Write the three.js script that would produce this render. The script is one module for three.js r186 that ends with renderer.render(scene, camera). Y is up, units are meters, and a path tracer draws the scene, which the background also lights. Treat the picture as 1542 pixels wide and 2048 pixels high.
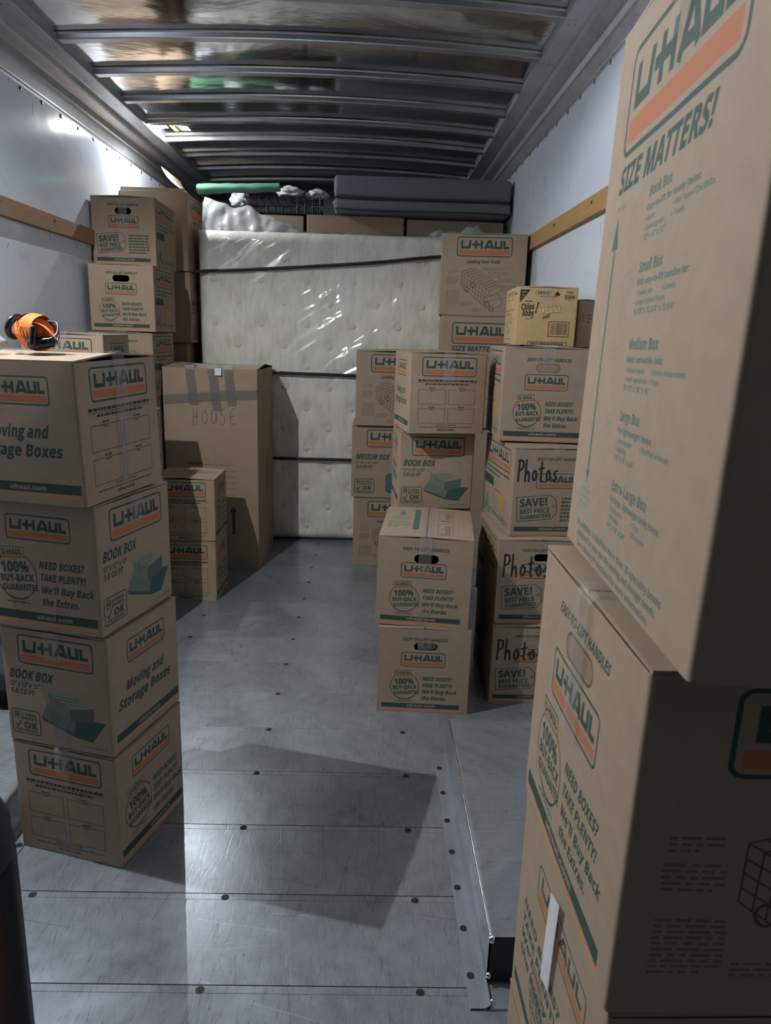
import * as THREE from 'three';
import { mergeGeometries, mergeVertices } from 'three/addons/utils/BufferGeometryUtils.js';
import { RoundedBoxGeometry } from 'three/addons/geometries/RoundedBoxGeometry.js';
import { ImprovedNoise } from 'three/addons/math/ImprovedNoise.js';

// ---------------------------------------------------------------- camera, sky, exposure
const scene = new THREE.Scene();
const camera = new THREE.PerspectiveCamera(70.46, 1542 / 2048, 0.05, 60);
camera.rotation.order = 'YXZ';
camera.position.set(0, 1.37, 0);
camera.focus = 3.2; camera.userData.fStop = 16;
camera.rotation.set(-13.7235 * Math.PI / 180, -1.3103 * Math.PI / 180, 1.8 * Math.PI / 180);
scene.add(camera);
scene.background = new THREE.Color().setRGB(0.006, 0.0068, 0.0085);      // night outside the open rear
const renderer = new THREE.WebGLRenderer();
renderer.toneMapping = THREE.LinearToneMapping;
renderer.toneMappingExposure = 0.62;
renderer.shadowMap.enabled = true;
const LAMP_FAR = 5.2, LAMP_NEAR = 27;                                    // the two ceiling dome lamps, the far one runs dim
const LAMP_TINT = new THREE.Color().setRGB(0.92, 0.965, 1.0);

// ---------------------------------------------------------------- helpers
const XL = -1.535, XR = 0.865, ZB = -6.75, ZR = 0.95, XC = -0.335;    // inside of the truck body
let seedState = 12345;
const rnd = (a = 0, b = 1) => { seedState = (seedState * 1664525 + 1013904223) >>> 0; return a + (b - a) * seedState / 4294967296; };
const P = new ImprovedNoise();
const nz = (x, y, z = 0) => P.noise(x, y, z);
const RAD = Math.PI / 180;
const taken = {};
const numbered = (n) => { const k = taken[n] = (taken[n] ?? -1) + 1; return k ? n + '_' + String(k).padStart(3, '0') : n; };
function mesh(name, geo, mat, parent) {
  const m = new THREE.Mesh(geo, mat); m.name = parent && parent !== scene ? name : numbered(name);
  m.castShadow = m.receiveShadow = true; (parent ?? scene).add(m); return m;
}
function thing(name, label, category, at = [0, 0, 0], yaw = 0, group) {
  const o = new THREE.Group(); o.name = numbered(name); o.position.set(...at); o.rotation.order = 'YXZ'; o.rotation.y = yaw;
  o.userData = { label, category }; if (group) o.userData.group = group; scene.add(o); return o;
}
function structure(name, label, category = 'truck body') {
  const o = new THREE.Group(); o.name = numbered(name); o.userData = { kind: 'structure', label, category }; scene.add(o); return o;
}
const bx = (w, h, d, x = 0, y = 0, z = 0) => new THREE.BoxGeometry(w, h, d).translate(x, y, z);
const std = (o) => new THREE.MeshStandardMaterial(o);
const phy = (o) => new THREE.MeshPhysicalMaterial(o);
const lin = (r, g, b) => new THREE.Color().setRGB(r, g, b);
// profile swept along x or z; uv in metres
function sweep(profile, a, b, axis, seg = 1, bend = () => 0) {
  const pos = [], uv = [], idx = []; let run = 0; const lens = [0];
  for (let i = 1; i < profile.length; i++) { run += Math.hypot(profile[i][0] - profile[i - 1][0], profile[i][1] - profile[i - 1][1]); lens.push(run); }
  for (let i = 0; i < profile.length - 1; i++) for (let k = 0; k <= seg; k++) for (const e of [0, 1]) {
    const t = a + (b - a) * k / seg, [p, y] = profile[i + e], yy = y + bend(t);
    pos.push(...(axis === 'x' ? [t, yy, p] : [p, yy, t])); uv.push(t, lens[i + e]);
  }
  for (let i = 0; i < profile.length - 1; i++) for (let k = 0; k < seg; k++) { const o = (i * (seg + 1) + k) * 2; idx.push(o, o + 1, o + 2, o + 1, o + 3, o + 2); }
  const g = new THREE.BufferGeometry();
  g.setAttribute('position', new THREE.Float32BufferAttribute(pos, 3)); g.setAttribute('uv', new THREE.Float32BufferAttribute(uv, 2)); g.setIndex(idx); g.computeVertexNormals(); return g;
}
// grid surface f(u,v) -> [x,y,z]
function grid(nu, nv, f, uvf) {
  const g = new THREE.PlaneGeometry(1, 1, nu, nv), p = g.attributes.position, t = g.attributes.uv;
  for (let i = 0; i < p.count; i++) { const u = t.getX(i), v = t.getY(i); p.setXYZ(i, ...f(u, v)); if (uvf) t.setXY(i, ...uvf(u, v)); }
  g.computeVertexNormals(); return g;
}
function canvas(w, h, paint) { const c = document.createElement('canvas'); c.width = w; c.height = h; paint(c.getContext('2d'), w, h); return c; }
function texture(c, srgb = true, repeat) {
  const t = new THREE.CanvasTexture(c); t.colorSpace = srgb ? THREE.SRGBColorSpace : THREE.NoColorSpace; t.magFilter = THREE.LinearFilter;
  if (repeat) { t.wrapS = t.wrapT = THREE.RepeatWrapping; t.repeat.set(...repeat); } return t;
}
function dataTex(n, f, srgb = false, repeat) {
  const d = new Uint8Array(n * n * 4);
  for (let y = 0; y < n; y++) for (let x = 0; x < n; x++) { const v = f(x / n, y / n, x, y), o = (y * n + x) * 4; const a = Array.isArray(v) ? v : [v, v, v]; for (let c = 0; c < 3; c++) d[o + c] = Math.max(0, Math.min(255, a[c] * 255)); d[o + 3] = 255; }
  const t = new THREE.DataTexture(d, n, n); t.magFilter = THREE.LinearFilter; t.wrapS = t.wrapT = THREE.RepeatWrapping; if (srgb) t.colorSpace = THREE.SRGBColorSpace; if (repeat) t.repeat.set(...repeat); t.needsUpdate = true; return t;
}
// tiling fractal noise 0..1
const tn = (u, v, f, s = 0) => { let a = 0, w = 0.5, k = f; for (let o = 0; o < 4; o++) { const A = u * Math.PI * 2, B = v * Math.PI * 2, r = k / (Math.PI * 2); a += w * P.noise(Math.cos(A) * r + s, Math.sin(A) * r + Math.cos(B) * r * 0.9, Math.sin(B) * r + s * 1.7); w *= 0.5; k *= 2; } return 0.5 + a * 0.7; };

// ---------------------------------------------------------------- materials
function scratchCanvas(n, tone, seedv, lines) {
  seedState = seedv;
  return canvas(n, n, (c) => {
    const im = c.createImageData(n, n);
    for (let y = 0; y < n; y++) for (let x = 0; x < n; x++) {
      const o = (y * n + x) * 4, q = tn(x / n, y / n, 5, seedv % 7) * 0.65 + tn(x / n, y / n, 26, 3) * 0.35;
      const v = tone + (q - 0.5) * 70 + (rnd() - 0.5) * 16;
      im.data[o] = v; im.data[o + 1] = v; im.data[o + 2] = v; im.data[o + 3] = 255;
    }
    c.putImageData(im, 0, 0);
    lines(c, n);
  });
}
const floorPaint = (dark) => (c, n) => {
  for (let i = 0; i < 5200; i++) {                       // fine rubs, mostly lengthwise
    const x = rnd(0, n), y = rnd(0, n), a = Math.PI / 2 + rnd(-0.35, 0.35), l = rnd(6, 60);
    c.strokeStyle = rnd() < dark ? `rgba(40,40,42,${rnd(0.08, 0.32)})` : `rgba(225,228,232,${rnd(0.06, 0.26)})`; c.lineWidth = rnd(0.5, 1.2);
    c.beginPath(); c.moveTo(x, y); c.lineTo(x + Math.cos(a) * l, y + Math.sin(a) * l); c.stroke();
  }
  for (let i = 0; i < 60; i++) {                         // long drag scratches
    const x = rnd(0, n), y = rnd(0, n), a = rnd() < 0.55 ? Math.PI / 2 + rnd(-0.25, 0.25) : rnd(-0.3, 0.3), l = rnd(60, 360);
    c.strokeStyle = rnd() < 0.55 ? `rgba(30,30,32,${rnd(0.15, 0.4)})` : `rgba(240,242,245,${rnd(0.2, 0.5)})`; c.lineWidth = rnd(0.7, 1.8);
    c.beginPath(); c.moveTo(x, y); c.quadraticCurveTo(x + Math.cos(a) * l / 2 + rnd(-12, 12), y + Math.sin(a) * l / 2, x + Math.cos(a) * l, y + Math.sin(a) * l); c.stroke();
  }
  for (let i = 0; i < 90; i++) { c.fillStyle = rnd() < 0.6 ? `rgba(35,35,36,${rnd(0.1, 0.35)})` : `rgba(235,238,240,${rnd(0.15, 0.4)})`; c.beginPath(); c.ellipse(rnd(0, n), rnd(0, n), rnd(1, 5), rnd(1, 4), rnd(0, 3), 0, 7); c.fill(); }
};
const floorCol = texture(scratchCanvas(1024, 168, 77, floorPaint(0.5)), true, [1, 1]);
const floorRough = texture(scratchCanvas(1024, 150, 99, floorPaint(0.4)), false, [1, 1]);
const M = {};
M.floor = phy({ name: 'worn aluminium floor', color: lin(0.82, 0.88, 0.96), map: floorCol, metalness: 0.64, roughness: 0.52, roughnessMap: floorRough, bumpMap: floorRough, bumpScale: 0.0006 });
M.screw = std({ color: lin(0.025, 0.025, 0.028), metalness: 0.5, roughness: 0.55 });
M.screwTop = std({ color: lin(0.015, 0.015, 0.016), metalness: 0.3, roughness: 0.5 });
const wave = dataTex(256, (u, v) => tn(u, v, 3, 2) * 0.8 + tn(u, v, 12, 5) * 0.2, false, [0.45, 0.45]);
const wallCanvas = (s) => canvas(1024, 1024, (c, n) => {
  seedState = s; c.fillStyle = '#e6e9ec'; c.fillRect(0, 0, n, n);
  for (let i = 0; i < 260; i++) { c.fillStyle = rnd() < 0.5 ? `rgba(120,125,132,${rnd(0.02, 0.06)})` : `rgba(255,255,255,${rnd(0.03, 0.1)})`; c.beginPath(); c.ellipse(rnd(0, n), rnd(0, n), rnd(4, 60), rnd(2, 20), rnd(-0.6, 0.6), 0, 7); c.fill(); }
  for (let i = 0; i < 46; i++) { const x = rnd(0, n), y = rnd(0, n), a = rnd(0.2, 2.4), l = rnd(6, 34); c.strokeStyle = `rgba(60,62,66,${rnd(0.15, 0.6)})`; c.lineWidth = rnd(0.8, 2.6); c.beginPath(); c.moveTo(x, y); c.lineTo(x + Math.cos(a) * l * 0.6, y + Math.sin(a) * l); c.stroke(); }
});
M.wallL = phy({ name: 'glossy white wall panel', color: lin(0.85, 0.88, 0.93), map: texture(wallCanvas(5), true, [0.5, 0.5]), roughness: 0.14, bumpMap: wave, bumpScale: 0.004 });
M.wallR = phy({ name: 'glossy white wall panel', color: lin(0.85, 0.88, 0.93), map: texture(wallCanvas(61), true, [0.5, 0.5]), roughness: 0.14, bumpMap: wave, bumpScale: 0.004 });
M.rivet = std({ color: lin(0.1, 0.105, 0.115), metalness: 0.6, roughness: 0.45 });
const dent = dataTex(256, (u, v) => tn(u, v, 4, 9) * 0.7 + tn(u, v, 18, 1) * 0.3, false, [0.9, 1.6]);
const sheetCol = texture(scratchCanvas(512, 205, 31, (c, n) => { for (let i = 0; i < 60; i++) { c.strokeStyle = `rgba(60,60,60,${rnd(0.05, 0.3)})`; c.lineWidth = rnd(0.5, 1.5); const x = rnd(0, n), y = rnd(0, n); c.beginPath(); c.moveTo(x, y); c.lineTo(x + rnd(-40, 40), y + rnd(-12, 12)); c.stroke(); } }), true, [0.7, 1]);
M.flange = phy({ name: 'extruded aluminium', color: lin(0.6, 0.64, 0.71), map: sheetCol, metalness: 0.66, roughness: 0.34 });
M.sheet = phy({ name: 'mill finish roof sheet', color: lin(0.9, 0.9, 0.9), map: sheetCol, metalness: 1, roughness: 0.12, bumpMap: dent, bumpScale: 0.0018 });
M.rib = phy({ name: 'galvanised roof bow', color: lin(0.6, 0.61, 0.64), map: sheetCol, metalness: 0.95, roughness: 0.3 });
M.cove = phy({ name: 'aluminium cove', color: lin(0.72, 0.74, 0.78), map: sheetCol, metalness: 0.65, roughness: 0.42 });
M.dark = std({ color: lin(0.012, 0.012, 0.013), roughness: 0.6 });
M.weld = std({ color: lin(0.7, 0.72, 0.75), metalness: 1, roughness: 0.25 });
const woodTex = (r, g, b, s) => texture(canvas(1024, 128, (c, w, h) => {
  seedState = s; c.fillStyle = `rgb(${r},${g},${b})`; c.fillRect(0, 0, w, h);
  for (let i = 0; i < 900; i++) { const k = rnd(-38, 30); c.strokeStyle = `rgba(${r + k},${g + k},${b + k * 0.8},${rnd(0.08, 0.3)})`; c.lineWidth = rnd(0.6, 2.4); const y = rnd(0, h), x = rnd(-100, w); c.beginPath(); c.moveTo(x, y); c.bezierCurveTo(x + 80, y + rnd(-4, 4), x + 160, y + rnd(-4, 4), x + rnd(120, 320), y + rnd(-3, 3)); c.stroke(); }
  for (let i = 0; i < 40; i++) { c.fillStyle = `rgba(40,26,14,${rnd(0.08, 0.3)})`; c.beginPath(); c.ellipse(rnd(0, w), rnd(0, h), rnd(2, 16), rnd(1, 4), 0, 0, 7); c.fill(); }
}), true, [0.7, 6]);
M.woodL = std({ name: 'weathered pine rail', map: woodTex(150, 116, 84, 8), roughness: 0.75 });
M.woodR = std({ name: 'yellow pine rail', map: woodTex(160, 124, 72, 21), roughness: 0.7 });

// ---------------------------------------------------------------- the truck body
const floor = structure('floor', 'worn grey aluminium truck floor of crosswise planks with screws');
{
  const g = [], far = [], variants = 4, step = 0.2625, z0 = -1.279;
  const tight = [[0.0003, -0.03], [0.0003, 0], [step - 0.0003, 0], [step - 0.0003, -0.03]];             // the deeper planks sit tight
  const prof = [[0.0013, -0.03], [0.0013, 0], [0.0195, 0], [0.0197, -0.0012], [0.0205, -0.0012], [0.0207, 0], [step - 0.0013, 0], [step - 0.0013, -0.03]];
  for (const [pr, list] of [[prof, g], [tight, far]]) for (let i = 0; i < variants; i++) { const q = sweep(pr, XL, XR, 'x').toNonIndexed(); q.computeVertexNormals(); const uv = q.attributes.uv; for (let k = 0; k < uv.count; k++) uv.setXY(k, uv.getX(k) * 0.9 + i * 0.37, uv.getY(k) * 0.9 + i * 0.27); list.push(q); }
  const head = new THREE.CylinderGeometry(0.0095, 0.0095, 0.003, 20), rec = new THREE.CylinderGeometry(0.0036, 0.0036, 0.0036, 6), ring = new THREE.TorusGeometry(0.0092, 0.0014, 6, 20).rotateX(Math.PI / 2);
  const sg = mergeGeometries([head, ring]);
  for (let k = -9; k < 21; k++) {
    const z = z0 - k * step - 0;                          // joint line on the far side of plank k
    if (z < ZB - step || z > ZR) continue;
    const p = mesh('plank', (z < -2.2 ? far : g)[((k * 7) % variants + variants) % variants], M.floor, floor); p.position.z = z;
    for (const sx of [XC - 0.94, XC - 0.47, XC, XC + 0.471, XC + 0.94]) {
      const s = mesh('screw', sg, M.screw, p); s.position.set(sx + rnd(-0.003, 0.003), -0.0012, 0.0135 + rnd(-0.002, 0.002));
      const t = mesh('recess', rec, M.screwTop, s); t.position.y = 0.0003;
    }
  }
  mesh('subfloor', bx(XR - XL + 0.1, 0.05, ZR - ZB, XC, -0.058, (ZR + ZB) / 2), M.dark, floor);
}
function sideWall(name, x, sgn, mat, label, rivetY, railY, railMat) {
  const w = structure(name, label);
  const H = 2.62, g = grid(60, 24, (u, v) => [x, v * H, ZB + (ZR - ZB) * u], (u, v) => [(ZR - ZB) * u, v * H]);
  if (sgn > 0) g.scale(1, 1, 1);
  mesh('panel', g, mat, w);
  mesh('outer_skin', bx(0.03, H + 0.1, ZR - ZB, x + sgn * 0.017, H / 2, (ZR + ZB) / 2), M.dark, w);
  const rg = new THREE.SphereGeometry(0.0105, 12, 6, 0, Math.PI * 2, 0, Math.PI / 2).scale(1, 0.45, 1).rotateZ(sgn * Math.PI / 2);
  for (let z = -0.35; z > ZB; z -= 0.207) { const r = mesh('rivet', rg, M.rivet, w); r.position.set(x, rivetY + rnd(-0.003, 0.003), z); }
  // wooden tie rail
  const t = structure(sgn < 0 ? 'trim_1' : 'trim_2', sgn < 0 ? 'weathered wooden tie rail along the left wall' : 'yellow pine tie rail along the right wall', 'rail');
  const b = new RoundedBoxGeometry(0.024, 0.08, ZR - ZB - 0.1, 2, 0.004), p = b.attributes.position, uv = b.attributes.uv;
  for (let i = 0; i < p.count; i++) uv.setXY(i, p.getZ(i), p.getY(i) + p.getX(i));
  const r = mesh('rail', b, railMat, t); r.position.set(x - sgn * 0.0125, railY, (ZR + ZB) / 2);
  const sg = new THREE.CylinderGeometry(0.006, 0.006, 0.003, 12).rotateZ(Math.PI / 2);
  for (let z = -0.6; z > ZB; z -= 0.61) { const s = mesh('screw', sg, M.screw, t); s.position.set(x - sgn * 0.0255, railY + 0.012, z); }
  return w;
}
sideWall('wall_left', XL, -1, M.wallL, 'glossy white wall panel on the left side of the truck', 2.345, 1.83, M.woodL);
sideWall('wall_right', XR, 1, M.wallR, 'glossy white wall panel on the right side of the truck', 2.392, 1.888, M.woodR);
const bulkhead = structure('wall_front', 'dark front bulkhead at the far end of the truck');
mesh('panel', bx(XR - XL + 0.1, 2.75, 0.04, XC, 1.35, ZB - 0.02), std({ color: lin(0.1, 0.1, 0.11), roughness: 0.6, metalness: 0.4 }), bulkhead);

// coves between wall and roof
for (const [x, s, y0, n, lab] of [[XL, 1, 2.345, 3, 'stepped aluminium cove between left wall and roof'], [XR, -1, 2.385, 4, 'stepped aluminium cove between right wall and roof']]) {
  const t = structure('trim_' + n, lab, 'trim');
  const pr = [[0, 0.012], [0.004, 0.022], [0.009, 0.024], [0.011, 0.03], [0.034, 0.074], [0.046, 0.078], [0.052, 0.106], [0.063, 0.112], [0.098, 0.122], [0.106, 0.128], [0.116, 0.146], [0.126, 0.148], [0.196, 0.147], [0.2, 0.15], [0.2, 0.24]].map(([a, b]) => [x + s * a, y0 + b + (n === 4 ? -0.03 * Math.min(1, b / 0.15) : 0)]);
  mesh('moulding', sweep(pr, ZB, ZR, 'z', 24), M.cove, t);
  const hole = new THREE.CylinderGeometry(0.0024, 0.0024, 0.001, 8);
  for (let k = 0; k < 15; k++) for (const [dx, dz] of [[0.155, -0.02], [0.18, -0.02], [0.16, 0.015], [0.185, 0.015]]) { const r = mesh('rivet', hole, M.screw, t); r.position.set(x + s * dx, y0 + (n === 4 ? 0.1168 : 0.1468), -0.56 - k * 0.405 + dz); }
}
const ceiling = structure('ceiling', 'bare aluminium truck roof sheets over crosswise roof bows');
{
  const arch = (x) => 0.035 * (1 - ((x - XC) / 1.0) ** 2), xa = XL + 0.2, xb = XR - 0.2, RY = 2.505;
  const ribs = []; for (let k = -3; k < 15; k++) ribs.push(-0.562 - k * 0.405);
  const prof = [[-0.04, 0.0255], [-0.03, 0.025], [-0.026, 0.02], [-0.024, 0.003], [-0.021, 0], [0.021, 0], [0.024, 0.003], [0.026, 0.02], [0.03, 0.025], [0.04, 0.0255]];
  const rg = sweep(prof, xa, xb, 'x', 20, arch);
  for (const z of ribs) { if (z < ZB + 0.1 || z > ZR) continue; const r = mesh('roof_bow', rg, M.rib, ceiling); r.position.set(0, RY, z); }
  ribs.forEach((z, i) => {
    if (z < ZB || z > ZR + 0.2) return;
    const g = grid(60, 10, (u, v) => { const x = XL + (XR - XL) * u, zz = z - 0.405 * (1 - v); return [x, RY + 0.0265 + arch(Math.max(xa, Math.min(xb, x))) + 0.006 * nz(x * 1.6, zz * 2.4, i * 3.3) * Math.sin(Math.PI * v) + 0.0009 * nz(x * 5, zz * 6, i), zz]; }, (u, v) => [(XR - XL) * u, 0.405 * v + i * 0.61]);
    mesh('roof_sheet', g, M.sheet, ceiling);
  });
  mesh('outer_skin', bx(XR - XL + 0.1, 0.03, ZR - ZB, XC, 2.66, (ZR + ZB) / 2), M.dark, ceiling);
  mesh('rear_header', bx(XR - XL + 0.1, 0.3, 0.06, XC, 2.5, ZR - 0.03), M.cove, ceiling);
}
// wheel wells
function wheelWell(s, label) {
  const w = structure('wheel_well', label, 'wheel well'), zf = -1.285, zb = -2.19, inner = XC + s * 0.615, outer = s > 0 ? XR : XL, hh = 0.128, r = 0.014;
  const X = (a) => inner + s * a, width = Math.abs(outer - inner);
  const arc = (cx, cy, a0, a1) => [0, 1, 2, 3, 4].map((i) => { const a = a0 + (a1 - a0) * i / 4; return [X(cx + Math.cos(a) * r), cy + Math.sin(a) * r]; });
  mesh('shell', sweep([[X(0), 0.0005], [X(0), hh - r], ...arc(r, hh - r, Math.PI, Math.PI / 2), [X(width), hh]], zb, zf, 'z', 6), M.floor, w);
  mesh('edge_bead', new THREE.CapsuleGeometry(0.0042, Math.abs(zf - zb) - 0.02, 6, 12).rotateX(Math.PI / 2).translate(X(0.0042), hh - 0.0042, (zf + zb) / 2), M.weld, w);
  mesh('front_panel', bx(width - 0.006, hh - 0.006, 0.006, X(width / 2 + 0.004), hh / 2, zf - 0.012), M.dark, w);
  mesh('rear_panel', bx(width - 0.002, hh - 0.002, 0.004, X(width / 2), hh / 2, zb + 0.002), M.flange, w);
  const fl = sweep([[X(-0.042), 0.0004], [X(-0.041), 0.005], [X(-0.022), 0.0055], [X(-0.0205), 0.0042], [X(-0.019), 0.0055], [X(-0.009), 0.006], [X(0.001), 0.016]], zb + 0.02, zf + 0.06, 'z', 8);
  mesh('floor_flange', fl, M.flange, w);
  const lip = mesh('front_lip', bx(width, 0.005, 0.06, X(width / 2), 0.003, zf + 0.03), M.flange, w); lip.castShadow = true;
  const sg = new THREE.CylinderGeometry(0.0085, 0.0085, 0.002, 16);
  for (let z = zf - 0.02; z > zb; z -= 0.131) { const q = mesh('screw', sg, M.screw, w); q.position.set(X(-0.031), 0.0058, z); }
  const blob = new THREE.SphereGeometry(0.0075, 14, 10), bp = blob.attributes.position;
  for (let i = 0; i < bp.count; i++) { const k = 1 + 0.35 * nz(bp.getX(i) * 160, bp.getY(i) * 160, bp.getZ(i) * 160); bp.setXYZ(i, bp.getX(i) * k, bp.getY(i) * k, bp.getZ(i) * k); } blob.computeVertexNormals();
  for (const [dx, y, dz, k] of [[0.006, hh - 0.006, 0, 1], [0.004, 0.03, 0.002, 0.8], [0.006, 0.006, 0.045, 0.8]]) { const b = mesh('weld_bead', blob, M.weld, w); b.position.set(X(dx), y, zf + dz); b.scale.set(k, k * 1.1, k); b.rotation.y = dx * 90; }
}
wheelWell(1, 'low aluminium wheel well box with screwed floor flange on the right');
wheelWell(-1, 'low aluminium wheel well box along the left wall');
const ground = structure('ground', 'dark asphalt driveway behind the truck', 'ground');
mesh('driveway', grid(1, 1, (u, v) => [(u - 0.5) * 30, -0.75, 15 - v * 30], (u, v) => [u * 30, v * 30]), std({ color: lin(0.06, 0.06, 0.065), roughness: 0.95 }), ground);

// ---------------------------------------------------------------- ceiling dome lamps
M.lens = phy({ name: 'glowing lamp lens', color: lin(0.95, 0.97, 1), roughness: 0.4, emissive: LAMP_TINT, emissiveIntensity: 9 });
function domeLamp(x, z, cd, label) {
  const y = 2.516, t = thing('dome_lamp', label, 'lamp', [x, y, z]);
  mesh('housing', new RoundedBoxGeometry(0.075, 0.006, 0.06, 2, 0.002).translate(0, 0.015, 0), std({ color: lin(0.8, 0.8, 0.8), roughness: 0.5 }), t);
  mesh('lens', new THREE.SphereGeometry(0.026, 24, 12, 0, Math.PI * 2, Math.PI / 2, Math.PI / 2).scale(1.2, 0.24, 0.95).translate(0, 0.0122, 0), M.lens, t);
  const l = new THREE.PointLight(LAMP_TINT, cd, 0, 2); l.name = 'dome_light'; l.position.set(0, 0.004, 0); l.castShadow = true; l.shadow.radius = 0.32; l.shadow.bias = -0.0005; t.add(l);
}
domeLamp(-1.293, -4.74, LAMP_FAR, 'small glowing white dome lamp on the roof above the mattress');
domeLamp(-1.293, -1.716, LAMP_NEAR, 'small glowing white dome lamp on the roof above the near left stack');
{
  const t = thing('warning_label', 'small yellow and white warning label on the roof beside the lamp', 'label', [-1.222, 2.527, -4.76], 0);
  mesh('yellow_strip', bx(0.026, 0.001, 0.12, 0, 0, 0), std({ color: lin(0.85, 0.7, 0.02), roughness: 0.5 }), t).rotation.z = -0.05;
  mesh('white_panel', bx(0.07, 0.001, 0.1, 0.055, 0.002, 0.0), std({ map: texture(canvas(128, 128, (c, w, h) => { c.fillStyle = '#dfe3e4'; c.fillRect(0, 0, w, h); c.fillStyle = '#8d9496'; for (let i = 0; i < 7; i++) c.fillRect(10, 12 + i * 16, 60 + (i * 37) % 46, 6); })), roughness: 0.5 }), t);
}

// ---------------------------------------------------------------- print on cardboard
const INK = '#273d34', ORANGE = '#a05f3a', KRAFT = '#927c64', BLACK = '#26221f';
const kraftNoise = canvas(512, 512, (c, n) => {
  const im = c.createImageData(n, n); seedState = 4242;
  for (let y = 0; y < n; y++) for (let x = 0; x < n; x++) { const o = (y * n + x) * 4, v = 128 + (tn(x / n, y / n, 9, 4) - 0.5) * 90 + (rnd() - 0.5) * 34 + Math.sin(x * 0.78) * 3; im.data[o] = im.data[o + 1] = im.data[o + 2] = v; im.data[o + 3] = 34; }
  c.putImageData(im, 0, 0);
});
const flute = dataTex(128, (u, v) => 0.5 + 0.22 * Math.sin(u * Math.PI * 2 * 26) + 0.5 * (tn(u, v, 6, 8) - 0.5));
class Face {
  constructor(c, W, H) { Object.assign(this, { c, W, H }); }
  txt(s, x0, x1, y, h, o = {}) {             // fills x0..x1, cap height h, baseline y, all as shares of the face
    const { c, W, H } = this, px = h * H / 0.72;
    c.save(); c.translate(x0 * W, y * H); if (o.rot) c.rotate(o.rot);
    c.font = `${o.light ? '' : 'bold '}${Math.max(4, px)}px ${o.serif ? 'serif' : 'sans-serif'}`; c.fillStyle = o.color ?? INK; c.textAlign = 'left'; c.textBaseline = 'alphabetic';
    const m = c.measureText(s).width || 1, k = (x1 - x0) * W / m; c.transform(k, 0, o.italic ? -0.22 * 1 : 0, 1, 0, 0);
    if (!o.stroke && !o.light && px > 9) { c.lineWidth = px * 0.045; c.strokeStyle = o.color ?? INK; c.lineJoin = 'round'; c.strokeText(s, 0, 0); } if (o.stroke) { c.lineWidth = o.stroke; c.strokeStyle = o.strokeColor ?? INK; c.lineJoin = 'round'; c.strokeText(s, 0, 0); } if (o.fill !== false) c.fillText(s, 0, 0); c.restore();
  }
  greek(x0, x1, y, h, n = 1, gap = 1.7, color = INK, a = 0.8) {  // unreadably small print
    const { c, W, H } = this; c.fillStyle = color; c.globalAlpha = a;
    for (let i = 0; i < n; i++) { let x = x0; const end = i === n - 1 && n > 1 ? x0 + (x1 - x0) * rnd(0.5, 0.9) : x1; while (x < end) { const w = Math.min(end - x, rnd(0.012, 0.05)); c.fillRect(x * W, (y + i * h * gap) * H, w * W, h * H * 0.72); x += w + 0.009; } }
    c.globalAlpha = 1;
  }
  rect(x0, y0, x1, y1, o = {}) { const { c, W, H } = this; if (o.fill) { c.fillStyle = o.fill; c.fillRect(x0 * W, y0 * H, (x1 - x0) * W, (y1 - y0) * H); } if (o.line) { c.strokeStyle = o.color ?? INK; c.lineWidth = o.line * W; c.strokeRect(x0 * W, y0 * H, (x1 - x0) * W, (y1 - y0) * H); } }
  round(x0, y0, x1, y1, r, line, color = INK, fill) { const { c, W, H } = this; c.beginPath(); c.roundRect(x0 * W, y0 * H, (x1 - x0) * W, (y1 - y0) * H, r * W); if (fill) { c.fillStyle = fill; c.fill(); } if (line) { c.strokeStyle = color; c.lineWidth = line * W; c.stroke(); } }
  poly(pts, o = {}) { const { c, W, H } = this; c.beginPath(); pts.forEach(([x, y], i) => c[i ? 'lineTo' : 'moveTo'](x * W, y * H)); if (!o.open) c.closePath(); if (o.fill) { c.fillStyle = o.fill; c.fill(); } if (o.line) { c.strokeStyle = o.color ?? INK; c.lineWidth = o.line * W; c.lineJoin = o.join ?? 'miter'; c.stroke(); } }
  logo(x0, y0, x1, y1, ink = INK, orange = ORANGE) {
    const { c, W, H } = this, w = (x1 - x0) * W, h = (y1 - y0) * H; c.save(); c.translate(x0 * W, y0 * H);
    c.strokeStyle = ink; c.lineWidth = h * 0.055; c.beginPath(); c.roundRect(0, 0, w, h, h * 0.14); c.stroke();
    c.fillStyle = orange; c.beginPath(); c.moveTo(w * 0.035, h * 0.68); c.lineTo(w * 0.965, h * 0.68); c.lineTo(w * 0.965, h * 0.91); c.lineTo(w * 0.035, h * 0.91); c.fill();
    c.strokeStyle = ink; c.lineJoin = 'miter'; c.lineCap = 'butt'; const t = c.lineWidth = h * 0.125, top = h * 0.17, bot = h * 0.6;
    const L = (p) => { c.beginPath(); p.forEach(([x, y], i) => c[i ? 'lineTo' : 'moveTo'](x * w, y)); c.stroke(); };
    L([[0.085, top], [0.085, bot - t / 2], [0.222, bot - t / 2], [0.238, top]]);                                     // U
    L([[0.268, (top + bot) / 2], [0.46, (top + bot) / 2]]); L([[0.34, top], [0.34, bot]]); L([[0.445, top], [0.445, bot]]);   // -H
    L([[0.505, bot], [0.572, top + t * 0.25], [0.602, top + t * 0.25], [0.655, bot]]); L([[0.535, bot - h * 0.11], [0.64, bot - h * 0.11]]);   // A
    L([[0.7, top], [0.7, bot - t / 2], [0.8, bot - t / 2], [0.8, top]]); L([[0.855, top], [0.855, bot - t / 2], [0.945, bot - t / 2]]);       // U L
    c.fillStyle = orange; c.beginPath(); c.arc(w * 0.955, h * 0.16, h * 0.022, 0, 7); c.fill(); c.restore();
  }
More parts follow.
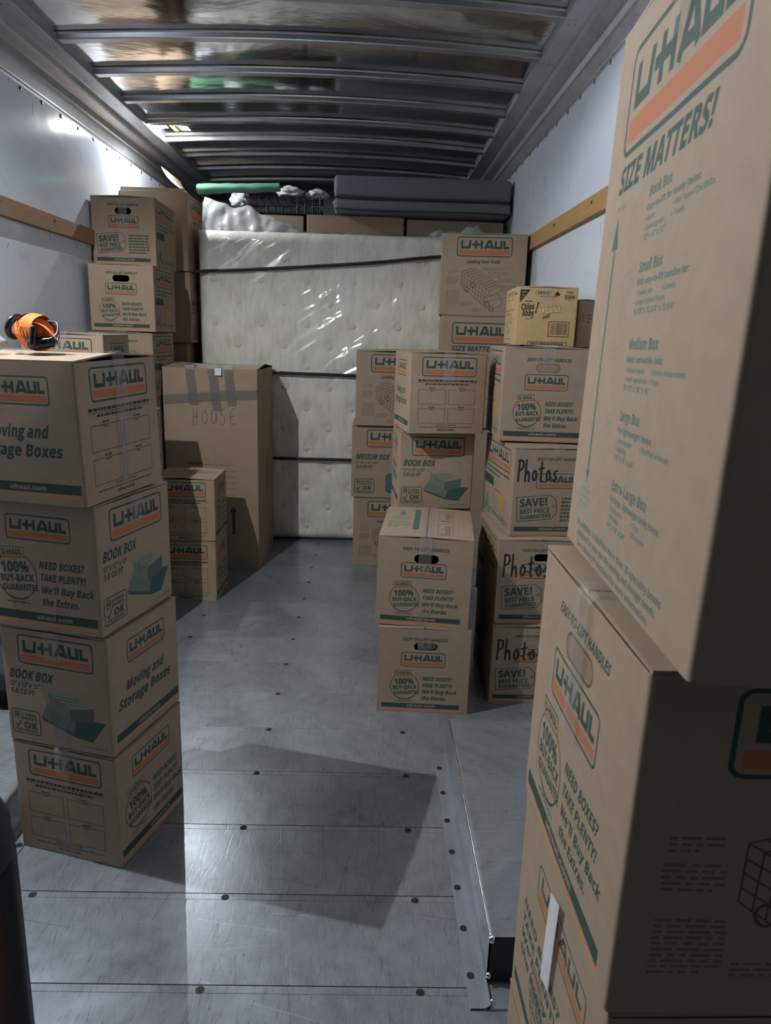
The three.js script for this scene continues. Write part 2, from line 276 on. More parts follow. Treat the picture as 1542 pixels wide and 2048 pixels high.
  stripe(y0 = 0.89, y1 = 0.945, x0 = 0.04, x1 = 0.93, shift = 0.3) { this.rect(x0, y0, x1, y1, { fill: INK }); this.rect(x0, y1 + 0.012, x1, y1 + 0.03, { fill: 'rgba(196,116,68,.75)' }); this.txt('uhaul.com', x0 + shift, x0 + shift + 0.32, y1 - 0.016, (y1 - y0) * 0.5, { color: KRAFT }); }
  seal(cx, cy, r) {
    const { c, W, H } = this; c.strokeStyle = INK; c.lineWidth = r * W * 0.045; c.beginPath(); c.ellipse(cx * W, cy * H, r * W, r * W, 0, 0, 7); c.stroke(); c.beginPath(); c.ellipse(cx * W, (cy + 0.012) * H, r * W * 0.93, r * W * 0.97, 0, 0.5, 2.6); c.stroke();
    const k = W / H, q = r;
    c.save(); c.translate(cx * W, cy * H); c.rotate(-0.07); c.translate(-cx * W, -cy * H);
    this.rect(cx - q * 0.68, cy - q * 1.22 * k, cx + q * 0.52, cy - q * 0.78 * k, { fill: KRAFT, line: 0.006 }); this.rect(cx - q * 0.68, cy - q * 0.86 * k, cx + q * 0.52, cy - q * 0.78 * k, { fill: ORANGE }); this.txt('U-HAUL', cx - q * 0.6, cx + q * 0.44, cy - q * 0.9 * k, q * 0.24 * k);
    this.txt('100%', cx - q * 0.72, cx + q * 0.66, cy - q * 0.16 * k, q * 0.44 * k);
    this.rect(cx - q * 0.86, cy - q * 0.1 * k, cx + q * 0.86, cy + q * 0.3 * k, { fill: KRAFT }); this.txt('BUY-BACK', cx - q * 0.84, cx + q * 0.84, cy + q * 0.24 * k, q * 0.3 * k); this.txt('GUARANTEE', cx - q * 0.8, cx + q * 1.0, cy + q * 0.64 * k, q * 0.27 * k); c.restore();
    this.greek(cx - q * 0.6, cx + q * 0.6, cy + q * 1.12 * k, q * 0.1 * k);
  }
  need(x0, x1, y0, lead, s) { ['NEED BOXES?', 'TAKE PLENTY!', "We'll Buy Back", 'the Extras.'].forEach((t, i) => this.txt(t, x0, x0 + (x1 - x0) * [0.84, 0.86, 1, 0.72][i], y0 + lead * i, s, { italic: true })); }
  ok(x0, y0, x1, y1) { const w = x1 - x0, h = y1 - y0; this.round(x0, y0, x1, y1, 0.022, 0.009); this.txt('U-HAUL', x0 + w * 0.32, x1 - w * 0.1, y0 + h * 0.25, h * 0.14); this.txt('BOXES', x0 + w * 0.32, x1 - w * 0.1, y0 + h * 0.42, h * 0.12); this.round(x0 + w * 0.1, y0 + h * 0.1, x0 + w * 0.27, y0 + h * 0.4, 0.01, 0.008); this.rect(x0 + w * 0.13, y0 + h * 0.17, x0 + w * 0.24, y0 + h * 0.3, { fill: INK }); this.poly([[x0 + w * 0.1, y0 + h * 0.62], [x0 + w * 0.17, y0 + h * 0.76], [x0 + w * 0.32, y0 + h * 0.48]], { open: true, line: 0.012 }); this.txt('OK', x0 + w * 0.4, x1 - w * 0.12, y0 + h * 0.77, h * 0.27); this.txt('FOR SHIPPING', x0 + w * 0.1, x1 - w * 0.1, y0 + h * 0.93, h * 0.1); }
  hand(paths, line, color = '#17151a') { const { c, W, H } = this; c.strokeStyle = color; c.lineWidth = line * W; c.lineCap = c.lineJoin = 'round'; for (const p of paths) { c.beginPath(); p.forEach(([x, y], i) => { if (!i) c.moveTo(x * W, y * H); else { const [a, b] = p[i - 1]; c.quadraticCurveTo(a * W, b * H, (a + x) / 2 * W, (b + y) / 2 * H); if (i === p.length - 1) c.lineTo(x * W, y * H); } }); c.stroke(); } }
  handText(s, x0, y0, w, h, line, color) {      // marker lettering: stroke letters in a unit cell
    const G = { P: [[[0, 1], [0.08, 0]], [[0, 0.05], [0.55, 0], [0.7, 0.25], [0.5, 0.45], [0.05, 0.5]]], h: [[[0.05, 0], [0, 1]], [[0.02, 0.75], [0.3, 0.5], [0.5, 0.6], [0.55, 1]]], o: [[[0.4, 0.5], [0.05, 0.6], [0.1, 0.95], [0.5, 0.95], [0.6, 0.6], [0.3, 0.5]]], t: [[[0.3, 0.1], [0.25, 0.95], [0.45, 0.98]], [[0, 0.42], [0.6, 0.36]]], s: [[[0.55, 0.5], [0.15, 0.55], [0.2, 0.72], [0.55, 0.8], [0.4, 1], [0.05, 0.98]]], B: [[[0, 0], [0, 1]], [[0, 0.02], [0.6, 0.1], [0.5, 0.42], [0, 0.48], [0.65, 0.6], [0.6, 0.95], [0, 1]]], k: [[[0.05, 0], [0, 1]], [[0.5, 0.45], [0.05, 0.7], [0.55, 1]]], e: [[[0.05, 0.75], [0.55, 0.7], [0.35, 0.48], [0.05, 0.7], [0.25, 1], [0.55, 0.95]]], p: [[[0.05, 0.5], [0, 1.35]], [[0.05, 0.55], [0.5, 0.5], [0.55, 0.85], [0.05, 0.95]]], a: [[[0.5, 0.55], [0.1, 0.55], [0.05, 0.9], [0.45, 0.95], [0.52, 0.55], [0.58, 1]]], K: [[[0.05, 0], [0, 1]], [[0.55, 0.05], [0.05, 0.55], [0.6, 1]]], H: [[[0.1, 0], [0, 1.05]], [[0.5, 0.05], [0.42, 1]], [[0.02, 0.55], [0.5, 0.45]]], O: [[[0.4, 0.1], [0.05, 0.25], [0.05, 0.85], [0.45, 0.95], [0.65, 0.5], [0.4, 0.1]]], U: [[[0.1, 0.05], [0.05, 0.8], [0.35, 0.95], [0.55, 0.6], [0.55, 0.02], [0.58, 0.85]]], S: [[[0.5, 0], [0.1, 0.05], [0.1, 0.35], [0.5, 0.45], [0.5, 0.85], [0.05, 0.95]]], E: [[[0.65, -0.1], [0.1, 0.05], [0.05, 0.95], [0.6, 0.85]], [[0.08, 0.5], [0.5, 0.38]]] };
    [...s].forEach((ch, i) => { if (G[ch]) this.hand(G[ch].map((p) => p.map(([x, y]) => [x0 + (i + x) * w, y0 + y * h])), line, color); });
  }
  truck(x0, y0, x1, y1, ink = '#4a4038') {     // isometric box truck seen from above with its load as a grid
    const f = (u, v) => [x0 + (x1 - x0) * u, y0 + (y1 - y0) * v], L = (...p) => this.poly(p.map((q) => f(...q)), { open: true, line: 0.0045, color: ink });
    const A = [0.02, 0.1], B = [0.3, 0.01], Cc = [0.98, 0.4], D = [0.68, 0.52];
    L(A, B, Cc, D, A); L(A, [0.02, 0.42], [0.62, 0.9]); L(D, [0.69, 0.66]); L(Cc, [0.98, 0.52]); L([0.98, 0.52], [0.69, 0.66]);
    for (let i = 1; i < 9; i++) { const t = i / 9; L([A[0] + (D[0] - A[0]) * t, A[1] + (D[1] - A[1]) * t], [B[0] + (Cc[0] - B[0]) * t, B[1] + (Cc[1] - B[1]) * t]); L([A[0] + (D[0] - A[0]) * t, A[1] + (D[1] - A[1]) * t], [0.02 + 0.6 * t, 0.42 + 0.48 * t]); }
    for (let i = 1; i < 4; i++) { const t = i / 4; L([A[0] + (B[0] - A[0]) * t, A[1] + (B[1] - A[1]) * t], [D[0] + (Cc[0] - D[0]) * t, D[1] + (Cc[1] - D[1]) * t]); L([0.02, 0.1 + 0.32 * t], [0.66, 0.52 + 0.36 * t]); }
    L([0.6, 0.66], [0.88, 0.58], [1.0, 0.72], [0.98, 0.86], [0.72, 0.95], [0.6, 0.88], [0.6, 0.66]); L([0.7, 0.76], [0.98, 0.68]); L([0.7, 0.76], [0.72, 0.94]);
    const { c, W, H } = this; for (const [u, v] of [[0.15, 0.5], [0.76, 0.94], [0.66, 0.82], [0.3, 0.4]]) { const [x, y] = f(u, v); c.strokeStyle = ink; c.lineWidth = 0.008 * W; c.beginPath(); c.ellipse(x * W, y * H, 0.022 * W, 0.034 * H, -0.3, 0, 7); c.stroke(); }
  }
  books(x0, y0, x1, y1) {
    const f = ([u, v]) => [x0 + (x1 - x0) * u, y0 + (y1 - y0) * v], q = (p, fill) => this.poly(p.map(f), { fill });
    q([[0.0, 0.62], [0.12, 0.3], [0.55, 0.42], [0.5, 0.88]], '#5c6a5e'); q([[0.5, 0.88], [0.55, 0.5], [1, 0.55], [0.78, 1]], '#2e4b45'); q([[0.0, 0.62], [0.5, 0.88], [0.78, 1], [0.5, 0.95], [0.02, 0.7]], '#3c4a44');
    q([[0.14, 0.05], [0.48, 0], [0.84, 0.26], [0.46, 0.36]], '#7d806c'); q([[0.46, 0.36], [0.84, 0.26], [0.82, 0.55], [0.46, 0.66]], '#4d564c'); q([[0.14, 0.05], [0.46, 0.36], [0.46, 0.66], [0.14, 0.34]], '#66705f'); this.greek(x0 + (x1 - x0) * 0.25, x0 + (x1 - x0) * 0.62, y0 + (y1 - y0) * 0.1, 0.018, 4, 1.5, '#4a5548', 0.7);
  }
  openBox(cx, cy, s) { const k = s * this.W / this.H, L = (...p) => this.poly(p.map(([u, v]) => [cx + u * s, cy + v * k]), { open: true, line: 0.0035, color: '#7d7466' }); L([-1, 0], [-0.3, 0.9], [0.6, 0.3], [0.7, -0.5], [-0.1, -0.25], [-1, 0]); L([-0.1, -0.25], [-0.3, 0.9]); L([-1, 0], [-0.8, -0.7], [0, -0.9], [-0.1, -0.25]); L([0, -0.9], [0.5, -1.1], [1, -0.6], [0.7, -0.5]); L([-1, 0], [-0.95, 1.9], [-0.45, 2.6], [0.5, 2.0], [0.6, 0.3]); L([-0.3, 0.9], [-0.35, 1.6]); }
}
const faceCache = new Map();
function cardMat(key, W, H, paint, base = KRAFT) {
  if (!faceCache.has(key)) {
    seedState = 1000 + faceCache.size * 77;
    const cv = canvas(W, H, (c) => { c.fillStyle = base; c.fillRect(0, 0, W, H); for (let x = 0; x < W; x += 512) for (let y = 0; y < H; y += 512) c.drawImage(kraftNoise, x, y); paint(new Face(c, W, H), c, W, H); });
    faceCache.set(key, phy({ name: 'printed cardboard ' + faceCache.size, map: texture(cv), roughness: 0.78, bumpMap: flute, bumpScale: 0.00016 }));
  }
  return faceCache.get(key);
}
const F = {
  plain: () => cardMat('plain', 512, 512, () => {}),
  form: (px = 512) => cardMat('form' + px, px, px, (f) => {
    f.logo(0.16, 0.045, 0.855, 0.275); f.greek(0.11, 0.87, 0.322, 0.03, 1, 1, BLACK, 1); f.rect(0.11, 0.353, 0.87, 0.357, { fill: BLACK }); f.greek(0.2, 0.77, 0.368, 0.026, 1, 1, BLACK, 1);
    for (const [x0, x1] of [[0.12, 0.47], [0.51, 0.855]]) for (const [y0, y1] of [[0.445, 0.63], [0.685, 0.87]]) { f.rect(x0, y0, x1, y1, { line: 0.0045, color: BLACK }); f.greek((x0 + x1) / 2 - 0.04, (x0 + x1) / 2 + 0.04, y0 - 0.026, 0.018, 1, 1, BLACK, 0.9); f.greek((x0 + x1) / 2 - 0.03, (x0 + x1) / 2 + 0.03, y0 + 0.008, 0.014, 1, 1, BLACK, 0.7); }
    f.greek(0.36, 0.62, 0.888, 0.015, 1, 1, BLACK); f.greek(0.15, 0.84, 0.915, 0.015, 1, 1, BLACK); f.txt('uhaul.com', 0.38, 0.6, 0.965, 0.026, { color: BLACK });
  }),
  moving: (px = 512) => cardMat('moving' + px, px, px, (f) => { f.logo(0.25, 0.1, 0.78, 0.29); f.txt('Moving and', 0.2, 0.74, 0.52, 0.085, { italic: true }); f.txt('Storage Boxes', 0.1, 0.84, 0.655, 0.085, { italic: true }); f.stripe(0.845, 0.915, 0.06, 0.97, 0.3); }),
  book: (px = 512) => cardMat('book' + px, px, px, (f) => { f.logo(0.17, 0.05, 0.865, 0.29); f.txt('BOOK BOX', 0.055, 0.475, 0.43, 0.078, { italic: true }); f.txt('12" x 12" x 12"', 0.055, 0.345, 0.505, 0.04, { italic: true }); f.txt('1.0 CU FT', 0.055, 0.29, 0.57, 0.045, { italic: true }); f.books(0.34, 0.49, 0.95, 0.9); f.ok(0.045, 0.715, 0.32, 0.93); f.greek(0.7, 0.95, 0.945, 0.012); }),
  buyback: (px = 512) => cardMat('buyback' + px, px, px, (f) => { f.logo(0.22, 0.1, 0.78, 0.285); f.seal(0.28, 0.58, 0.185); f.need(0.49, 0.95, 0.5, 0.098, 0.056); f.stripe(0.86, 0.93, 0.03, 0.97, 0.4); }),
  handle: (extra = '', px = 512) => cardMat('handle' + extra + px, px, px, (f) => {
    f.txt('EASY-TO-LIFT HANDLES', 0.26, 0.75, 0.135, 0.036, { italic: true }); f.logo(0.255, 0.275, 0.73, 0.44); f.seal(0.3, 0.68, 0.155); f.need(0.49, 0.87, 0.605, 0.078, 0.044); f.stripe(0.89, 0.945, 0.05, 0.91, 0.28);
    if (extra.includes('slot')) { f.round(0.37, 0.16, 0.63, 0.245, 0.042, 0.008, '#4a3c30', '#7f6a54'); }
  }),
  save: (extra = '') => cardMat('save' + extra, 512, 512, (f) => {
    f.txt('EASY-TO-LIFT HANDLES', 0.26, 0.75, 0.125, 0.034, { italic: true }); f.logo(0.27, 0.275, 0.74, 0.44);
    f.c.save(); f.c.translate(0.3 * 512, 0.67 * 512); f.c.rotate(-0.08); f.c.translate(-0.3 * 512, -0.67 * 512);
    f.poly([[0.07, 0.53], [0.46, 0.53], [0.52, 0.6], [0.52, 0.74], [0.46, 0.81], [0.07, 0.81]], { line: 0.008, join: 'round' }); f.txt('SAVE!', 0.1, 0.42, 0.645, 0.09); f.rect(0.1, 0.66, 0.44, 0.666, { fill: INK }); f.txt('BEST PRICE', 0.1, 0.44, 0.728, 0.05); f.txt('GUARANTEED', 0.1, 0.46, 0.79, 0.047); f.round(0.475, 0.645, 0.5, 0.675, 0.012, 0.006); f.c.restore();
    f.greek(0.57, 0.9, 0.545, 0.034, 7, 1.25, INK, 0.85); f.stripe(0.89, 0.945, 0.05, 0.91, 0.28);
    if (extra.includes('perf')) { f.c.setLineDash([7, 4]); f.round(0.38, 0.155, 0.64, 0.235, 0.04, 0.005, '#6b5a49'); f.c.setLineDash([]); }
    if (extra === 'perf-a') f.handText('Photos', 0.06, 0.12, 0.078, 0.24, 0.022); else if (extra !== 'clean') f.handText('Photos', 0.07, 0.16, 0.092, 0.26, 0.021);
  }),
  pictured: () => cardMat('pictured', 512, 400, (f) => {                    // long side of the small box: picture print
    f.logo(0.1, 0.04, 0.9, 0.3); f.greek(0.1, 0.9, 0.35, 0.035, 2, 1.6, INK, 0.9); f.rect(0.06, 0.47, 0.4, 0.58, { fill: INK }); f.poly([[0.2, 0.58], [0.22, 0.88], [0.18, 0.88]], { fill: '#3f6b59' });
    f.poly([[0.45, 0.6], [0.78, 0.6], [0.8, 0.9], [0.44, 0.9]], { line: 0.008 }); f.poly([[0.66, 0.55], [0.72, 0.6], [0.82, 0.58], [0.77, 0.66], [0.82, 0.74], [0.72, 0.72], [0.66, 0.8], [0.64, 0.7], [0.55, 0.67], [0.63, 0.63]], { fill: '#a87a38' });
    seedState = 9; for (let i = 0; i < 90; i++) { f.c.fillStyle = i % 3 ? 'rgba(52,104,82,.8)' : 'rgba(30,70,56,.8)'; f.c.beginPath(); f.c.ellipse((0.1 + 0.8 * rnd()) * 512, (0.86 + 0.08 * rnd()) * 400, rnd(3, 11), rnd(2, 5), rnd(-1, 1), 0, 7); f.c.fill(); }
    for (let i = 0; i < 30; i++) { f.c.strokeStyle = 'rgba(52,104,82,.85)'; f.c.lineWidth = 3; f.c.beginPath(); const x = 40 + rnd(0, 90); f.c.moveTo(x, 360); f.c.lineTo(x + rnd(-20, 20), 360 - rnd(20, 70)); f.c.stroke(); }
  }),
  loading: () => cardMat('loading', 640, 576, (f) => {
    f.logo(0.185, 0.035, 0.82, 0.265); f.txt('Loading Your Truck', 0.3, 0.69, 0.35, 0.04, { italic: true, color: '#3a342c' }); f.truck(0.24, 0.4, 0.74, 0.95);
    const g = (a, b, y, n) => f.greek(a, b, y, 0.012, n, 1.55, '#54493f', 0.7); g(0.085, 0.21, 0.44, 3); g(0.08, 0.215, 0.52, 5); g(0.08, 0.24, 0.69, 10); g(0.26, 0.4, 0.83, 3); g(0.4, 0.52, 0.91, 3); g(0.48, 0.78, 0.405, 2); g(0.56, 0.8, 0.455, 4); g(0.68, 0.86, 0.53, 3); g(0.74, 0.9, 0.62, 4); g(0.78, 0.92, 0.72, 5);
  }),
  medium: () => cardMat('medium', 640, 576, (f) => { f.logo(0.19, 0.045, 0.83, 0.28); f.txt('MEDIUM BOX', 0.05, 0.47, 0.46, 0.075, { italic: true }); f.txt('18 1/8" x 18" x 16"', 0.05, 0.33, 0.52, 0.032, { italic: true }); f.txt('3.0 CU FT', 0.05, 0.26, 0.585, 0.04, { italic: true }); f.ok(0.045, 0.74, 0.29, 0.94); f.round(0.44, 0.66, 0.74, 0.93, 0.05, 0.01, '#23473f', '#3a5f5d'); f.rect(0.5, 0.7, 0.68, 0.84, { fill: '#24504c' }); f.rect(0.78, 0.6, 0.93, 0.93, { fill: '#4d6b5f' }); }),
  sizes: (px = 512, py = 640) => cardMat('sizes' + px, px, py, (f) => {
    f.logo(0.145, 0.055, 0.835, 0.235); f.txt('SIZE MATTERS!', 0.14, 0.745, 0.302, 0.044, { italic: true });
    f.greek(0.15, 0.24, 0.325, 0.013, 1, 1, '#6f6a5e'); f.poly([[0.17, 0.343], [0.2, 0.405], [0.18, 0.402], [0.178, 0.83], [0.188, 0.828], [0.171, 0.856], [0.155, 0.828], [0.164, 0.83], [0.166, 0.402], [0.14, 0.405]], { fill: '#365247' }); f.greek(0.12, 0.22, 0.868, 0.01, 3, 1.4, '#5f776c');
    [['Book Box', 'Easy-to-lift for heavy items:', ['Books', 'Canned goods'], ['VHS Tapes/CDs/DVDs', 'Tools'], '12" x 12" x 12"', 0.342, 0.15, 0.32], ['Small Box', 'With easy-to-lift handles for:', ['Cookie jars', 'Large Crystal Pieces'], ['Linens'], '16 3/8" x 12 5/8" x 12 5/8"', 0.462, 0.163, 0.325], ['Medium Box', 'Most versatile box:', ['Kitchen items', 'Small appliances'], ['Stereo components', 'Toys'], '18 1/8" x 18" x 16"', 0.589, 0.205, 0.25], ['Large Box', 'For lightweight items:', ['Lamp shades', 'Bedding'], ['Stuffed animals'], '18" x 18" x 24"', 0.711, 0.155, 0.25], ['Extra-Large Box', 'For large, lightweight bulky items:', ['Comforters', 'Pillows'], ['Toys', 'Blankets'], '24" x 18" x 24"', 0.834, 0.265, 0.36]].forEach(([t, s, a, b, d, y, w, w2], i) => {
      const c2 = '#43574e', o = { color: '#4f5f57' }; f.txt(t, 0.413, 0.413 + w, y, 0.0175, { color: c2 }); f.txt(s, 0.41, 0.41 + w2, y + 0.021, 0.0105, { color: c2 });
      a.forEach((q, k) => f.txt('• ' + q, 0.41, 0.43 + q.length * 0.0095, y + 0.038 + k * 0.0155, 0.0085, o)); b.forEach((q, k) => f.txt('• ' + q, 0.59, 0.61 + q.length * 0.0105, y + 0.038 + k * 0.0155, 0.0085, o)); f.txt(d, 0.41, 0.41 + d.length * 0.0102, y + 0.0685, 0.0095, o); f.openBox(0.328, y + 0.018, 0.036);
    });
    ['In addition, U-Haul has more than 20 specialty boxes', 'designed for your specific moving and storage needs.', 'See a Moving Professional for more information.'].forEach((s, i) => f.txt(s, 0.125 + 0.01 * i, [0.83, 0.81, 0.775][i], 0.949 + i * 0.0215, 0.0125, { color: '#43574e' }));
  }),
  sizesFront: () => cardMat('sizesFront', 512, 640, (f) => { f.logo(0.2, 0.1, 0.8, 0.28); f.txt('Moving and', 0.25, 0.75, 0.45, 0.06, { italic: true }); f.txt('Storage Boxes', 0.18, 0.82, 0.55, 0.06, { italic: true }); f.stripe(0.82, 0.89, 0.13, 0.95, 0.3); }),
  tapedLogo: () => cardMat('tapedLogo', 640, 640, (f) => { f.logo(0.28, 0.12, 0.85, 0.27); f.need(0.115, 0.75, 0.47, 0.08, 0.045); f.seal(0.4, 0.72, 0.12); f.stripe(0.89, 0.945, 0.05, 0.91, 0.28); }),
  wardrobe: () => cardMat('wardrobe', 512, 1100, (f) => {
    f.handText('HOUSE', 0.31, 0.19, 0.098, 0.08, 0.005, '#3a322d'); f.rect(0.1, 0.385, 0.98, 0.3855, { fill: 'rgba(90,72,54,.5)' });
    f.greek(0.25, 0.4, 0.455, 0.008, 2, 3, BLACK, 0.9); for (let i = 0; i < 6; i++) f.rect(0.25, 0.464 + i * 0.03, 0.755, 0.4658 + i * 0.03, { fill: '#3b332c' });
    f.poly([[0.725, 0.675], [0.765, 0.705], [0.74, 0.705], [0.74, 0.82], [0.71, 0.82], [0.71, 0.705], [0.685, 0.705]], { fill: '#1f2d2b' });
  }),
  wardrobeSide: () => cardMat('wardrobeSide', 512, 1100, (f) => { f.greek(0.42, 0.7, 0.42, 0.012, 12, 1.7, '#4f463c', 0.8); }),
  cookies: () => cardMat('cookies', 640, 600, (f) => {
    f.poly([[0.045, 0.035], [0.21, 0.035], [0.04, 0.27]], { fill: BLACK }); for (let i = 0; i < 3; i++) f.rect(0.07, 0.07 + i * 0.05, 0.15 - i * 0.035, 0.085 + i * 0.05, { fill: '#a58d5d' });
    f.round(0.3, 0.05, 0.55, 0.115, 0.01, 0.006, BLACK); f.greek(0.33, 0.53, 0.065, 0.05, 1, 1, BLACK); f.poly([[0.6, 0.115], [0.655, 0.05], [0.71, 0.115]], { fill: BLACK }); f.rect(0.62, 0.1, 0.69, 0.13, { fill: BLACK }); f.greek(0.38, 0.66, 0.14, 0.02, 1, 1, BLACK);
    f.rect(0.81, 0.05, 0.92, 0.085, { line: 0.006, color: BLACK }); f.greek(0.82, 0.91, 0.06, 0.02, 1, 1, BLACK); f.txt('03394', 0.775, 0.945, 0.175, 0.06, { color: BLACK }); f.rect(0.79, 0.19, 0.93, 0.197, { fill: BLACK });
    f.greek(0.14, 0.25, 0.225, 0.03, 1, 1, BLACK); f.txt('Chips', 0.075, 0.29, 0.385, 0.1, { color: BLACK, stroke: 5, strokeColor: BLACK, rot: -0.06 }); f.txt('Ahoy', 0.1, 0.29, 0.5, 0.105, { color: BLACK, stroke: 5, strokeColor: BLACK, rot: -0.06 }); f.txt('!', 0.3, 0.335, 0.43, 0.18, { color: BLACK, stroke: 7, strokeColor: BLACK, italic: true }); f.greek(0.15, 0.25, 0.535, 0.02, 1, 1, BLACK);
    f.txt('BROWNIE', 0.37, 0.745, 0.455, 0.1, { rot: -0.13, stroke: 11, strokeColor: BLACK, color: '#d9c08c' }); f.poly([[0.44, 0.49], [0.56, 0.44], [0.555, 0.51], [0.44, 0.545]], { fill: '#6e5a38' });
    f.rect(0.55, 0.58, 0.885, 0.84, { line: 0.012, color: BLACK }); let x = 0.58; seedState = 5; while (x < 0.85) { const w = rnd(0.003, 0.011); f.rect(x, 0.605, x + w, 0.81, { fill: '#3a3128' }); x += w + rnd(0.004, 0.009); }
    f.rect(0.22, 0.94, 0.87, 1, { line: 0.01, color: BLACK }); f.greek(0.26, 0.82, 0.955, 0.05, 1, 1, BLACK);
  }, '#b3935f'),
  cookieSide: () => cardMat('cookieSide', 256, 400, (f) => { f.rect(0.15, 0.05, 0.75, 0.12, { line: 0.012, color: BLACK }); f.greek(0.2, 0.7, 0.07, 0.03, 1, 1, BLACK); f.poly([[0.8, 0.12], [0.87, 0.05], [0.95, 0.12]], { fill: BLACK }); f.greek(0.15, 0.75, 0.18, 0.03, 1, 1, '#6e5d44'); f.greek(0.1, 0.8, 0.36, 0.05, 2, 1.4, '#7a6747'); for (const [x, y] of [[0.3, 0.62], [0.6, 0.55], [0.45, 0.75]]) f.poly([[x - 0.15, y], [x, y - 0.06], [x + 0.15, y], [x, y + 0.06]], { line: 0.014, color: BLACK }); f.rect(0.1, 0.9, 0.6, 0.99, { line: 0.014, color: BLACK }); }, '#b3935f'),
  cookiePlain: () => cardMat('cookiePlain', 128, 128, () => {}, '#b3935f'),
  bookTop: () => cardMat('bookTop', 512, 512, (f) => { f.rect(0.06, 0.1, 0.34, 0.9, { line: 0.006, color: '#6f8377' }); f.greek(0.1, 0.3, 0.2, 0.03, 8, 1.6, '#6f8377', 0.8); f.greek(0.62, 0.92, 0.15, 0.03, 10, 1.7, '#6f8377', 0.8); }),
  writtenTop: () => cardMat('writtenTop', 512, 512, (f, c) => {
    f.rect(0.34, 0.1, 0.41, 0.78, { fill: '#3c5a4c' }); f.poly([[0.2, 0.12], [0.16, 0.3], [0.24, 0.3]], { fill: '#4a6558' }); f.greek(0.08, 0.3, 0.36, 0.035, 2, 1.6, '#4a6558'); f.greek(0.06, 0.3, 0.52, 0.04, 4, 1.5, '#4a6558');
    for (const [y0, y1] of [[0.12, 0.46], [0.54, 0.92]]) { f.rect(0.62, y0, 0.78, y1, { line: 0.006, color: '#4b4540' }); f.rect(0.78, y0, 0.97, y1, { line: 0.004, color: '#6b6258' }); f.rect(0.84, y0, 0.9, y1, { line: 0.003, color: '#6b6258' }); }
    for (const [s, y] of [['Books', 0.9], ['Keeps', 0.45]]) { c.save(); c.translate(0.65 * 512, y * 512); c.rotate(-Math.PI / 2); new Face(c, 512, 512).handText(s, 0, 0, 0.062, 0.1, 0.008); c.restore(); }
  }),
  topPrint: () => cardMat('topPrint', 512, 512, (f) => { f.greek(0.62, 0.92, 0.3, 0.04, 3, 1.8, BLACK, 0.7); f.greek(0.15, 0.5, 0.3, 0.03, 3, 1.8, BLACK, 0.5); f.rect(0, 0.66, 0.6, 0.668, { fill: 'rgba(60,48,38,.5)' }); }),
};
M.edge = std({ name: 'raw cardboard edge', color: lin(0.42, 0.3, 0.19), roughness: 0.9 });
const crinkle = dataTex(128, (u, v) => tn(u, v, 10, 3) * 0.6 + Math.abs(tn(u, v, 5, 7) - 0.5) * 0.8);
M.tape = phy({ name: 'clear packing tape', color: lin(0.42, 0.39, 0.39), roughness: 0.14, transparent: true, opacity: 0.2, bumpMap: crinkle, bumpScale: 0.0012 });
M.greyTape = phy({ name: 'grey packing tape', color: lin(0.17, 0.15, 0.14), roughness: 0.35, transparent: true, opacity: 0.55, bumpMap: crinkle, bumpScale: 0.0008 });

// strip of tape along a path of [x,y,z] points, width along dir, lifted a little
function strip(path, dir, width, name, mat, parent) {
  const d = new THREE.Vector3(...dir).normalize().multiplyScalar(width / 2), pts = [];
  for (let i = 0; i < path.length - 1; i++) { const n = 10; for (let k = 0; k < n; k++) pts.push(path[i].map((a, j) => a + (path[i + 1][j] - a) * k / n)); } pts.push(path[path.length - 1]);
  const g = grid(4, pts.length - 1, (u, v) => { const p = pts[Math.round(v * (pts.length - 1))], s = (u - 0.5) * 2; return [p[0] + d.x * s, p[1] + d.y * s, p[2] + d.z * s]; }, (u, v) => [u * width * 8, v * pts.length * 0.05]);
  return mesh(name, g, mat, parent);
}
function sidePanel(len, h, bulge, seed) {
  const r = 0.006, k = r * 0.293, cols = [-len / 2 + k, -len / 2 + r]; for (let i = 1; i < 8; i++) cols.push(-len / 2 + r + (len - 2 * r) * i / 8); cols.push(len / 2 - r, len / 2 - k);
  const nu = cols.length - 1, nv = 8, g = new THREE.PlaneGeometry(1, 1, nu, nv), p = g.attributes.position, n = g.attributes.normal, uv = g.attributes.uv;
  for (let i = 0; i < p.count; i++) {
    const c = i % (nu + 1), rr = Math.floor(i / (nu + 1)), v = 1 - rr / nv, s = cols[c], u = s / len + 0.5, end = c === 0 || c === nu;
    const b = end ? -k : Math.sin(Math.PI * u) * (bulge * Math.sin(Math.PI * v) + 0.0018 * nz(u * 3 + seed, v * 3, seed * 1.7));
    p.setXYZ(i, s, v * h, b); uv.setXY(i, u, v);
  }
  g.computeVertexNormals();
  for (let i = 0; i < p.count; i++) { const c = i % (nu + 1); if (c === 0) n.setXYZ(i, -0.707, 0, 0.707); if (c === nu) n.setXYZ(i, 0.707, 0, 0.707); }
  return g;
}
